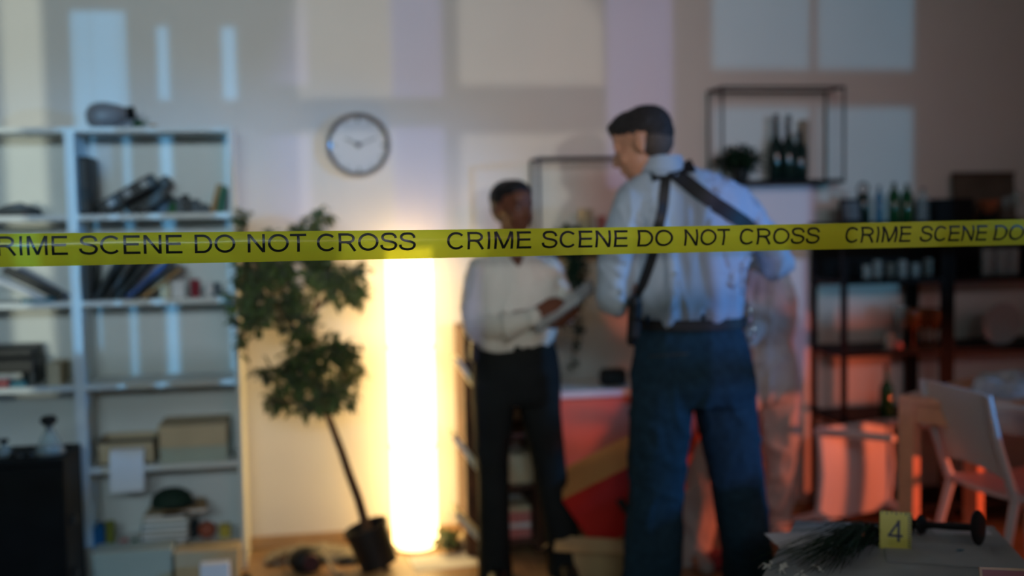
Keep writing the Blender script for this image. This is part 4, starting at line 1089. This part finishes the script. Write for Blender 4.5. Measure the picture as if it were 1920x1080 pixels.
def shoe(name, m, parent, c, ang, s=1.0, heel=0):
    R_ = Matrix.Rotation(ang, 3, 'Z'); mb = MB()
    q = lambda x, y, z: Vector(c)+R_ @ Vector((x*s, y*s, z*s))
    mb.cap(q(0, -.06, .045), .042*s, q(0, .05, .036), .038*s).cap(q(0, .05, .034), .040*s, q(0, .15, .028), .030*s).cap(q(0, -.06, .04), .04*s, q(0, -.05, .10), .038*s)
    for v in mb.v: v.z = max(v.z, .004+heel)
    o = mb.build(name, m, parent, world=True, fuse=(.006, 4))
    return o

# ---- the man, seen from behind
YM = -1.14
foot = at(1300, 1150, y=YM)
man = thing('person', 'man seen from behind in pale blue shirt with black shoulder harness and jeans', 'person', (foot.x, YM, 0))
G = lambda px, py, dy=0: at(px, py, y=YM+dy)
mb = MB()
hc = G(1205, 271, .02)
Bm, Tm = head(mb, hc, (-.80, .52, -.30), (-.10, .10, 1), 1.06)
mb.cap(G(1222, 285, .02), .052, G(1262, 345, 0), .060)
mb.cap(G(1262, 345, .0), .07, G(1290, 460, 0), .10).cap(G(1290, 460, 0), .10, G(1295, 590, 0), .09).cap(G(1270, 640, 0), .09, G(1325, 640, 0), .09)
sL, eL, hL = G(1196, 398, 0), G(1154, 552, .02), G(1166, 505, .27)
sR, eR, hR = G(1370, 395, 0), G(1462, 492, .03), G(1392, 478, .25)
for s_, e_, h_ in ((sL, eL, hL), (sR, eR, hR)):
    mb.cap(G(1280, 395), .06, s_, .045).cap(s_, .043, e_, .035).cap(e_, .035, h_, .026)
hand_m(mb, hL, (hL-eL).normalized(), (0, -.2, -1), 1, .5); hand_m(mb, hR, (hR-eR).normalized(), (0, -.2, -1), -1, .5)
kL, aL = G(1232, 900, .02), G(1226, 1120, 0); kR, aR = G(1380, 900, .02), G(1405, 1118, 0)
hpL, hpR = G(1250, 690), G(1345, 690)
for h_, k_, a_ in ((hpL, kL, aL), (hpR, kR, aR)):
    mb.cap(h_, .085, k_, .055).cap(k_, .053, a_, .035)
    a2 = Vector((a_.x, a_.y, .05)); mb.cap(a_, .035, a2, .035).cap(a2, .030, a2+Vector((-.02, .14, -.02)), .024)
mb.build('body', M_skinm, man, world=True, fuse=(.0065, 2))
# hair: short, covering crown and back of the head
mb = MB()
def hp_(T, B, lst):
    for x, y, z, a, b, c_ in lst: mb.ell(T(x, y, z), (a*1.06, b*1.06, c_*1.06), B, 20, 14)
hp_(Tm, Bm, [(0, -.022, .050, .077, .096, .076), (0, .022, .072, .066, .076, .053), (0, -.050, .024, .071, .067, .060), (0, .075, .083, .036, .026, .026)])
mb.build('hair', M_hairm, man, world=True, fuse=(.0065, 2), fold=lambda co: .002*noise.noise(co*60))
mb = MB(); hp_(Tm, Bm, [(0, -.044, -.004, .0725, .062, .060), (0, -.006, .036, .0755, .050, .036)])
mb.build('hair_fade', mat('cropped_grey_hair', (.075, .062, .055), .8, var=.3, scale=120), man, world=True, fuse=(.0065, 2))
# shirt
mb = MB()
mb.rings(secs([(1262, 318, YM, 44, .065), (1266, 334, YM, 74, .085), (1276, 352, YM, 108, .100), (1284, 378, YM, 122, .115), (1290, 420, YM, 118, .125), (1294, 480, YM, 106, .120), (1294, 540, YM, 102, .118), (1293, 585, YM, 100, .122), (1293, 604, YM, 93, .112)], n=28))
mb.cap(G(1185, 385), .070, G(1158, 470, .0), .066).cap(G(1158, 470, .0), .066, G(1150, 556, .03), .064).cap(G(1150, 556, .03), .062, G(1163, 515, .23), .046)
mb.cap(G(1378, 383), .072, G(1425, 440), .062).cap(G(1425, 440), .060, G(1462, 494, .03), .054).cap(G(1462, 494, .03), .052, G(1405, 484, .22), .044)
shirt = mb.build('shirt', M_shirtm, man, world=True, fuse=(.009, 5), fold=folds(.020, 7.0, (1, .7, .30)))
mb = MB(); mb.rings(secs([(1250, 330, YM-.005, 44, .078), (1246, 308, YM+.005, 36, .068), (1243, 292, YM+.01, 33, .064), (1242, 296, YM+.01, 36, .069), (1244, 322, YM, 47, .084)], n=24), caps=False); mb.build('collar', M_shirtm, man, world=True)
bv = surf_bvh(shirt)
hs = strap(bv, [(1222, 330), (1250, 322), (1276, 316), (1300, 312)], .058, .004, YM-.1, 'shoulder_harness', M_strap, man)
strap(bv, [(1258, 322), (1290, 345), (1330, 375), (1372, 403), (1404, 424), (1420, 445)], .052, .004, YM-.1, 'harness_strap', M_strap, man)
strap(bv, [(1250, 325), (1246, 360), (1240, 400), (1233, 440), (1222, 490), (1204, 540), (1186, 575)], .036, .004, YM-.1, 'harness_strap', M_strap, man)
MB().cap(G(1190, 565, -.085), .022, G(1184, 640, -.06), .018).box(G(1192, 600, -.075), (.035, .03, .13), Matrix.Rotation(.1, 3, 'Y')).build('holster', M_strap, man, world=True, fuse=(.006, 3))
# jeans
mb = MB()
mb.rings(secs([(1294, 600, YM, 94, .108), (1295, 640, YM, 104, .118), (1298, 690, YM, 115, .130), (1300, 730, YM, 117, .128), (1301, 758, YM, 115, .110)], n=28))
mb.rings(secs([(1246, 720, YM, 62, .105), (1240, 770, YM, 59, .105), (1234, 850, YM, 56, .092), (1231, 905, YM, 51, .082), (1226, 1000, YM, 53, .080), (1222, 1080, YM, 55, .082), (1222, 1138, YM+.01, 56, .085)], n=22))
mb.rings(secs([(1354, 720, YM, 60, .105), (1362, 770, YM, 57, .105), (1374, 850, YM, 52, .092), (1384, 905, YM, 49, .082), (1396, 1000, YM, 47, .080), (1406, 1080, YM, 48, .082), (1410, 1132, YM+.01, 50, .085)], n=22))
jeans = mb.build('jeans', M_jean, man, world=True, fuse=(.009, 4), fold=folds(.006, 9, (1, 1, .8), 3))
bj = surf_bvh(jeans)
mb = MB(); mb.rings(secs([(1294, 613, YM, 106, .127), (1294, 594, YM, 104, .125), (1294, 594, YM, 96, .116), (1294, 613, YM, 98, .118)], n=40), closed=True); belt = mb.build('belt', M_strap, man, world=True)
for px in (1214, 1318): strap(bj, [(px, 590), (px+1, 618)], .014, .006, YM-.12, 'belt_loop', M_jean, man, 2)
strap(bj, [(1218, 668), (1250, 666), (1290, 663)], .006, .001, YM-.12, 'pocket_seam', M_dark, man, 4)
t_ = MB()
for k, (px, py) in enumerate([(1398, 588), (1404, 622)]):
    c = G(px, py, -.06); t_.tube([c+Vector((.022*math.cos(a), .006*math.sin(a*2), .030*math.sin(a))) for a in [2*PI*q/20 for q in range(21)]], .004, 8)
t_.build('handcuffs', M_chrome, belt, world=True)
for k, (a_, dx) in enumerate(((aL, -.02), (aR, .02))): shoe('shoe', M_blackp, man, (a_.x, YM+.03, 0), -.15 if k else .25, 1.05)

# ---- the woman, facing the camera
YW = -.62
foot = at(985, 1090, y=YW)
wom = thing('person', 'woman in white blouse and black flared trousers holding a notepad', 'person', (foot.x, YW, 0))
G = lambda px, py, dy=0: at(px, py, y=YW+dy)
mb = MB()
hc = G(963, 391, -.0)
Bw, Tw = head(mb, hc, (.42, -.90, -.02), (0, 0, 1), .92)
mb.cap(G(958, 415, .01), .042, G(962, 478, .02), .046)
mb.cap(G(962, 485, .02), .05, G(966, 560, .02), .085).cap(G(966, 560, .02), .08, G(966, 640, .02), .08).cap(G(930, 680, .02), .085, G(1000, 680, .02), .085)
sL, eL, hL = G(900, 508, .02), G(893, 598, .02), G(1004, 590, -.13)
sR, eR, hR = G(1034, 508, .02), G(1052, 590, .05), G(1050, 596, -.11)
for s_, e_, h_ in ((sL, eL, hL), (sR, eR, hR)): mb.cap(G(965, 500, .02), .05, s_, .042).cap(s_, .040, e_, .031).cap(e_, .031, h_, .022)
hand_m(mb, G(1003, 590, -.135), (G(1050, 566, -.15)-G(1003, 590, -.135)), (.2, .8, -.5), -1, .55, .98)
hand_m(mb, G(1078, 585, -.09), (G(1040, 588, -.16)-G(1078, 578, -.09)), (0, .9, .3), 1, .55, .98)
mb.cap(eR, .03, G(1078, 582, -.09), .021)
kL, aL = G(924, 890, .01), G(930, 1060, 0); kR, aR = G(1032, 890, .02), G(1062, 1058, 0)
for h_, k_, a_ in ((G(936, 720), kL, aL), (G(1003, 720), kR, aR)): mb.cap(h_, .075, k_, .048).cap(k_, .046, a_, .030).cap(Vector((a_.x, a_.y, .055)), .026, Vector((a_.x+.01, a_.y-.10, .030)), .018)
mb.build('body', M_skinw, wom, world=True, fuse=(.006, 2))
eyes(wom, Bw, Tw, None)
mb = MB()
for x, y, z, a, b, c_ in [(0, -.035, .046, .082, .088, .076), (0, .005, .075, .066, .072, .048), (0, -.06, .0, .068, .055, .065), (0, -.115, .0, .036, .030, .034)]: mb.ell(Tw(x, y, z), (a*.95, b*.95, c_*.95), Bw, 20, 14)
mb.build('hair', M_hairb, wom, world=True, fuse=(.006, 2))
for q in (-1,): MB().ell(Tw(-.083, -.008, -.045), (.005, .005, .008), Bw).build('earring', M_chrome, wom, world=True)
# eyebrows and lips
for q in (-1, 1): MB().tube([Tw(q*.016, .0905, .022), Tw(q*.032, .0915, .027), Tw(q*.047, .080, .021)], .0028, 6).build('eyebrow', M_hairb, wom, world=True)
mb = MB()
mb.rings(secs([(960, 470, YW+.02, 30, .052), (962, 484, YW+.02, 58, .072), (964, 505, YW+.02, 80, .090), (965, 545, YW+.02, 76, .105), (964, 590, YW+.02, 76, .108), (964, 625, YW+.02, 76, .110), (964, 648, YW+.02, 68, .104), (966, 656, YW+.02, 58, .096)], n=26))
mb.cap(G(900, 508, .02), .055, G(892, 560, .03), .062).cap(G(892, 560, .03), .062, G(902, 612, .0), .062).cap(G(902, 612, .0), .060, G(955, 612, -.10), .050).cap(G(955, 612, -.10), .048, G(998, 596, -.135), .034)
mb.cap(G(1030, 508, .02), .055, G(1048, 560, .04), .052).cap(G(1048, 560, .04), .050, G(1058, 588, .0), .045).cap(G(1058, 588, .0), .043, G(1074, 584, -.07), .032)
blouse = mb.build('blouse', M_shirtw, wom, world=True, fuse=(.008, 5), fold=folds(.013, 9, (1, .7, .42), 9))
bb = surf_bvh(blouse)
# v-neck skin, collar wings and front placket follow the blouse surface
mb = MB(); P3 = [on(bb, *q, YW-.1)[0]+Vector((0, -.004, 0)) for q in ((948, 478), (984, 478), (972, 508), (966, 492))]
mb.add(P3+[p+Vector((0, .003, 0)) for p in P3], [(0, 3, 2), (3, 1, 2), (0, 1, 3), (4, 6, 7), (7, 6, 5), (4, 7, 5), (0, 2, 6, 4), (2, 1, 5, 6), (1, 0, 4, 5)]); mb.build('neckline', M_skinw, wom, world=True)
strap(bb, [(944, 474), (958, 494), (974, 512)], .022, .003, YW-.1, 'collar', M_shirtw, wom); strap(bb, [(990, 474), (984, 492), (974, 512)], .022, .003, YW-.1, 'collar', M_shirtw, wom)
strap(bb, [(974, 512), (976, 545), (980, 575)], .016, .002, YW-.1, 'placket', M_shirtw, wom)
mb = MB()
mb.rings(secs([(965, 632, YW+.02, 72, .098), (966, 660, YW+.02, 78, .108), (968, 700, YW+.02, 84, .116), (969, 740, YW+.02, 83, .110), (969, 756, YW+.02, 80, .095)], n=26))
mb.rings(secs([(927, 715, YW+.02, 42, .098), (925, 770, YW+.02, 39, .094), (923, 850, YW+.01, 32, .075), (924, 900, YW+.01, 29, .066), (926, 980, YW, 30, .068), (928, 1060, YW, 31, .078), (930, 1098, YW-.01, 33, .090)], n=20))
mb.rings(secs([(1008, 715, YW+.02, 43, .098), (1013, 770, YW+.02, 39, .094), (1026, 850, YW+.02, 32, .075), (1034, 900, YW+.02, 29, .066), (1050, 980, YW, 31, .068), (1062, 1050, YW, 35, .080), (1066, 1092, YW-.01, 38, .092)], n=20))
mb.build('trousers', M_trous, wom, world=True, fuse=(.008, 4), fold=folds(.003, 9, (1, 1, .5), 2))
MB().box(G(893, 650, .03), (.045, .10, .12), Matrix.Rotation(.08, 3, 'Y')).build('holster', M_strap, wom, world=True, fuse=(.007, 3))
for a_ in (aL, aR): shoe('shoe', M_blackp, wom, (a_.x, YW-.03, 0), PI-.2, .9)
# notepad in her hands
A_, B2 = G(1004, 616, -.19), G(1112, 534, -.12)
d = (B2-A_).normalized(); ctr = (A_+B2)/2
q = thing('notepad', 'dark grey notepad held by the woman toward the man', 'notepad', ctr)
Mn = Matrix((d, Vector((.1, 1, .35)).normalized(), d.cross(Vector((.1, 1, .35)).normalized()))).transposed()
MB().box((0, 0, 0), ((B2-A_).length, .11, .008), Mn).build('cover', M_greyc, q, smooth=False, bevel=.002)
MB().box(Mn @ Vector((0, 0, .0065)), ((B2-A_).length*.94, .10, .003), Mn).build('pages', M_greyp, q, smooth=False)

# ---- the third person, bent over behind the man
Y3 = -.50
foot = at(1380, 1050, y=Y3)
p3 = thing('person', 'person in white overall bending, mostly hidden behind the man in jeans', 'person', (foot.x, Y3, 0))
G = lambda px, py, dy=0: at(px, py, y=Y3+dy)
mb = MB()
hc = G(1345, 395, .0)
B3, T3 = head(mb, hc, (-.3, -.8, -.5), (0, -.4, 1), .95)
mb.cap(G(1350, 420), .048, G(1375, 455), .05).cap(G(1375, 470), .09, G(1430, 640), .09).cap(G(1385, 680), .085, G(1450, 680), .085)
for s_, e_, h_ in ((G(1340, 470), G(1330, 580, -.02), G(1370, 640, -.12)), (G(1420, 470), G(1452, 575, -.02), G(1400, 640, -.12))):
    mb.cap(G(1380, 465), .05, s_, .045).cap(s_, .043, e_, .034).cap(e_, .034, h_, .024); hand_m(mb, h_, (h_-e_), (0, 0, -1), 1, .5, .95)
for h_, k_, a_ in ((G(1395, 700), G(1330, 880, -.05), G(1300, 1062, -.1)), (G(1450, 700), G(1462, 860, .05), G(1450, 985, .12))):
    mb.cap(h_, .08, k_, .052).cap(k_, .05, a_, .034); a2 = Vector((a_.x, a_.y, .06)); mb.cap(a_, .033, a2, .033).cap(Vector((a_.x, a_.y, .04)), .03, Vector((a_.x-.02, a_.y-.13, .03)), .023)
mb.build('body', M_skinm, p3, world=True, fuse=(.0075, 2))
mb = MB()
mb.rings(secs([(1370, 440, Y3, 40, .07), (1380, 455, Y3, 62, .10), (1395, 500, Y3, 70, .12), (1418, 560, Y3, 72, .125), (1428, 610, Y3, 62, .12), (1432, 638, Y3, 46, .105), (1434, 645, Y3, 46, .105), (1432, 665, Y3, 58, .12), (1432, 715, Y3, 64, .125), (1432, 745, Y3, 60, .11)], n=24))
mb.rings(secs([(1400, 705, Y3, 45, .10), (1382, 760, Y3-.02, 43, .10), (1350, 830, Y3-.04, 38, .09), (1325, 900, Y3-.05, 36, .085), (1308, 980, Y3-.08, 34, .08), (1298, 1060, Y3-.1, 30, .075), (1297, 1072, Y3-.1, 26, .07)], n=18))
mb.rings(secs([(1448, 700, Y3, 44, .10), (1458, 760, Y3+.01, 38, .10), (1462, 820, Y3+.03, 34, .09), (1462, 880, Y3+.05, 30, .08), (1458, 940, Y3+.08, 24, .07), (1452, 1000, Y3+.12, 19, .06), (1450, 1012, Y3+.12, 18, .06)], n=18))
mb.cap(G(1425, 470, 0), .068, G(1454, 572, -.02), .058).cap(G(1454, 572, -.02), .056, G(1402, 636, -.12), .040).cap(G(1335, 470), .065, G(1328, 575), .055).cap(G(1328, 575), .05, G(1368, 636, -.12), .038)
mb.build('overall', M_suit, p3, world=True, fuse=(.009, 3), fold=folds(.016, 10, (1, 1, .55), 5))
MB().ell(T3(0, -.02, .03), (.085, .105, .098), B3).build('hood', M_suit, p3, world=True, fuse=(.008, 3))
for a_ in (G(1300, 1062, -.1), G(1450, 985, .12)): shoe('shoe', M_suit, p3, (a_.x, a_.y-.03, 0), PI, .95)

# ------------------------------------------------------------------ barrier tape
P0 = CAM+2.30*(vf+(0-960)/F0*vr-(469.5-540)/F0*vu)
P1 = CAM+3.02*(vf+(1920-960)/F0*vr-(435-540)/F0*vu)
td = (P1-P0).normalized(); tu = (Vector((0, 0, 1))-td*td.z).normalized(); tn = td.cross(tu)   # tn: away from the wall side?
if tn.dot(CAM-P0) < 0: tn = -tn
HW = .0345
ta = (XL+.001-P0.x)/td.x; tb_ = (XR-.001-P0.x)/td.x
def tape_pt(u, v, off=0):
    """u metres from P0 along the tape, v -1..1 across; the film bows toward the camera"""
    bow = .011*(1-abs(v-.25)**1.5)+.0012*math.sin(u*7)+.0006*math.sin(u*23+v*2)
    fr = max(0, min(1, u/2.55)); sg = math.sin(PI*fr)
    w_ = HW*(1-.06*sg)
    return P0+td*u+tu*(v*w_-.0035*sg)+tn*(bow+off)
nu = 420; nv = 14
mb = MB(); rings_ = []
for i in range(nu+1):
    u = ta+(tb_-ta)*i/nu
    rings_.append([tape_pt(u, -1+2*j/nv) for j in range(nv+1)]+[tape_pt(u, 1-2*j/nv, -.0004) for j in range(nv+1)])
mb.rings(rings_)
to_ = mb.build('barrier_tape', M_tape, base=True)
tag(to_, 'yellow crime scene tape stretched across the room in front of everything', 'barrier tape')
def upx(px):  # metres along the tape under a pixel column
    r_ = ray(px, 540-(0)); n = vf.cross(vu); 
    # intersect the tape line with the vertical plane through the column
    pn = r_.cross(vu); return (CAM-P0).dot(pn)/td.dot(pn)
def catmull(p, n=5):
    q = [p[0]]+list(p)+[p[-1]]; out = []
    for i in range(1, len(q)-2):
        for k in range(n):
            t = k/n; o = []
            for a in (0, 1):
                p0, p1, p2, p3 = q[i-1][a], q[i][a], q[i+1][a], q[i+2][a]
                o.append(.5*(2*p1+(p2-p0)*t+(2*p0-5*p1+4*p2-p3)*t*t+(3*p1-p0-3*p2+p3)*t**3))
            out.append(tuple(o))
    return out+[p[-1]]
def arc(cx, cy, rx, ry, a0, a1, n=22): return [(cx+rx*math.cos(math.radians(a0+(a1-a0)*i/n)), cy+ry*math.sin(math.radians(a0+(a1-a0)*i/n))) for i in range(n+1)]
H_, SW = .716, .094
h_ = SW/2
GL = {   # advance, strokes (em units, capital height .716)
 'C': (.722, [arc(.385, .358, .300, .358-h_, 42, 318)]),
 'R': (.722, [[(.12, 0), (.12, H_)], [(.12, H_-h_), (.42, H_-h_)]+arc(.42, .358+.175-h_/2, .175, .175-h_/2, 88, -88, 12)+[(.12, .358-0.0)], [(.36, .35), (.46, .30), (.655, 0)]]),
 'I': (.278, [[(.14, 0), (.14, H_)]]),
 'M': (.833, [[(.11, 0), (.11, H_)], [(.13, H_), (.416, .02)], [(.416, .02), (.70, H_)], [(.72, 0), (.72, H_)]]),
 'E': (.667, [[(.12, 0), (.12, H_)], [(.12, H_-h_), (.61, H_-h_)], [(.12, .375), (.575, .375)], [(.12, h_), (.625, h_)]]),
 'S': (.667, [catmull([(.585, .50), (.555, .60), (.47, .665), (.335, .677), (.20, .655), (.125, .58), (.125, .485), (.20, .415), (.345, .375), (.49, .335), (.575, .27), (.585, .18), (.525, .085), (.42, .045), (.31, .04), (.17, .075), (.095, .15), (.08, .235)])]),
 'N': (.722, [[(.11, 0), (.11, H_)], [(.12, H_-.02), (.60, .02)], [(.61, 0), (.61, H_)]]),
 'D': (.722, [[(.12, 0), (.12, H_)], [(.12, H_-h_), (.36, H_-h_)]+arc(.36, .358, .27, .358-h_, 85, -85, 16)+[(.36, h_), (.12, h_)]]),
 'O': (.778, [arc(.389, .358, .315, .358-h_, 0, 360, 34)]),
 'T': (.611, [[(.306, 0), (.306, H_)], [(.02, H_-h_), (.59, H_-h_)]])}
def lettering(text, px0, px1):
    quads = []; x = 0
    for ch in text:
        adv, strokes = GL[ch]
        for st in strokes:
            pts = []
            for i in range(len(st)-1):      # resample so letters follow the bowed film
                L_ = math.dist(st[i], st[i+1]); m = max(1, int(L_/.07))
                pts += [(st[i][0]+(st[i+1][0]-st[i][0])*k/m, st[i][1]+(st[i+1][1]-st[i][1])*k/m) for k in range(m)]
            pts.append(st[-1]); lf, rt = [], []
            for i, p in enumerate(pts):
                a, b = pts[max(0, i-1)], pts[min(len(pts)-1, i+1)]
                if st[0] == st[-1] and i in (0, len(pts)-1): a, b = pts[-2], pts[1]
                dx, dy = b[0]-a[0], b[1]-a[1]; L_ = math.hypot(dx, dy) or 1
                lf.append((x+p[0]-dy/L_*h_, p[1]+dx/L_*h_)); rt.append((x+p[0]+dy/L_*h_, p[1]-dx/L_*h_))
            quads.append((lf, rt))
        x += adv
    xs = [p[0] for l, r in quads for p in l+r]; x0, x1 = min(xs), max(xs)
    u0, u1 = upx(px0), upx(px1); mb = MB()
    def P_(p):
        u = u0+(p[0]-x0)/(x1-x0)*(u1-u0); f_ = u/2.55
        vt = np.interp(f_, [0, .4, .75, 1.0], [.84, .82, .72, .58]); vb = np.interp(f_, [0, .4, .75, 1.0], [-.31, -.42, -.52, -.62])
        return tape_pt(u, vb+p[1]/H_*(vt-vb), .0006)
    for lf, rt in quads:
        L_, R_ = [P_(p) for p in lf], [P_(p) for p in rt]
        mb.rings([[a, b, b-tn*.0003, a-tn*.0003] for a, b in zip(L_, R_)])
    for v in mb.v: v -= to_.location
    o = mb.build('lettering', M_ink, smooth=False); o.parent = to_
    return o
WORDS = [('CRIME', -46, 128), ('SCENE', 149, 342), ('DO', 365, 441), ('NOT', 464, 574), ('CROSS', 593, 778),
         ('CRIME', 836, 994), ('SCENE', 1013, 1175), ('DO', 1193, 1259), ('NOT', 1281, 1366), ('CROSS', 1383, 1533),
         ('NOT', 1934, 1990), ('CROSS', 2006, 2104), ('CROSS', -330, -118), ('CRIME', 1580, 1705), ('SCENE', 1721, 1848), ('DO', 1861, 1916)]
for wd_, a_, b_ in WORDS: lettering(wd_, a_, b_)
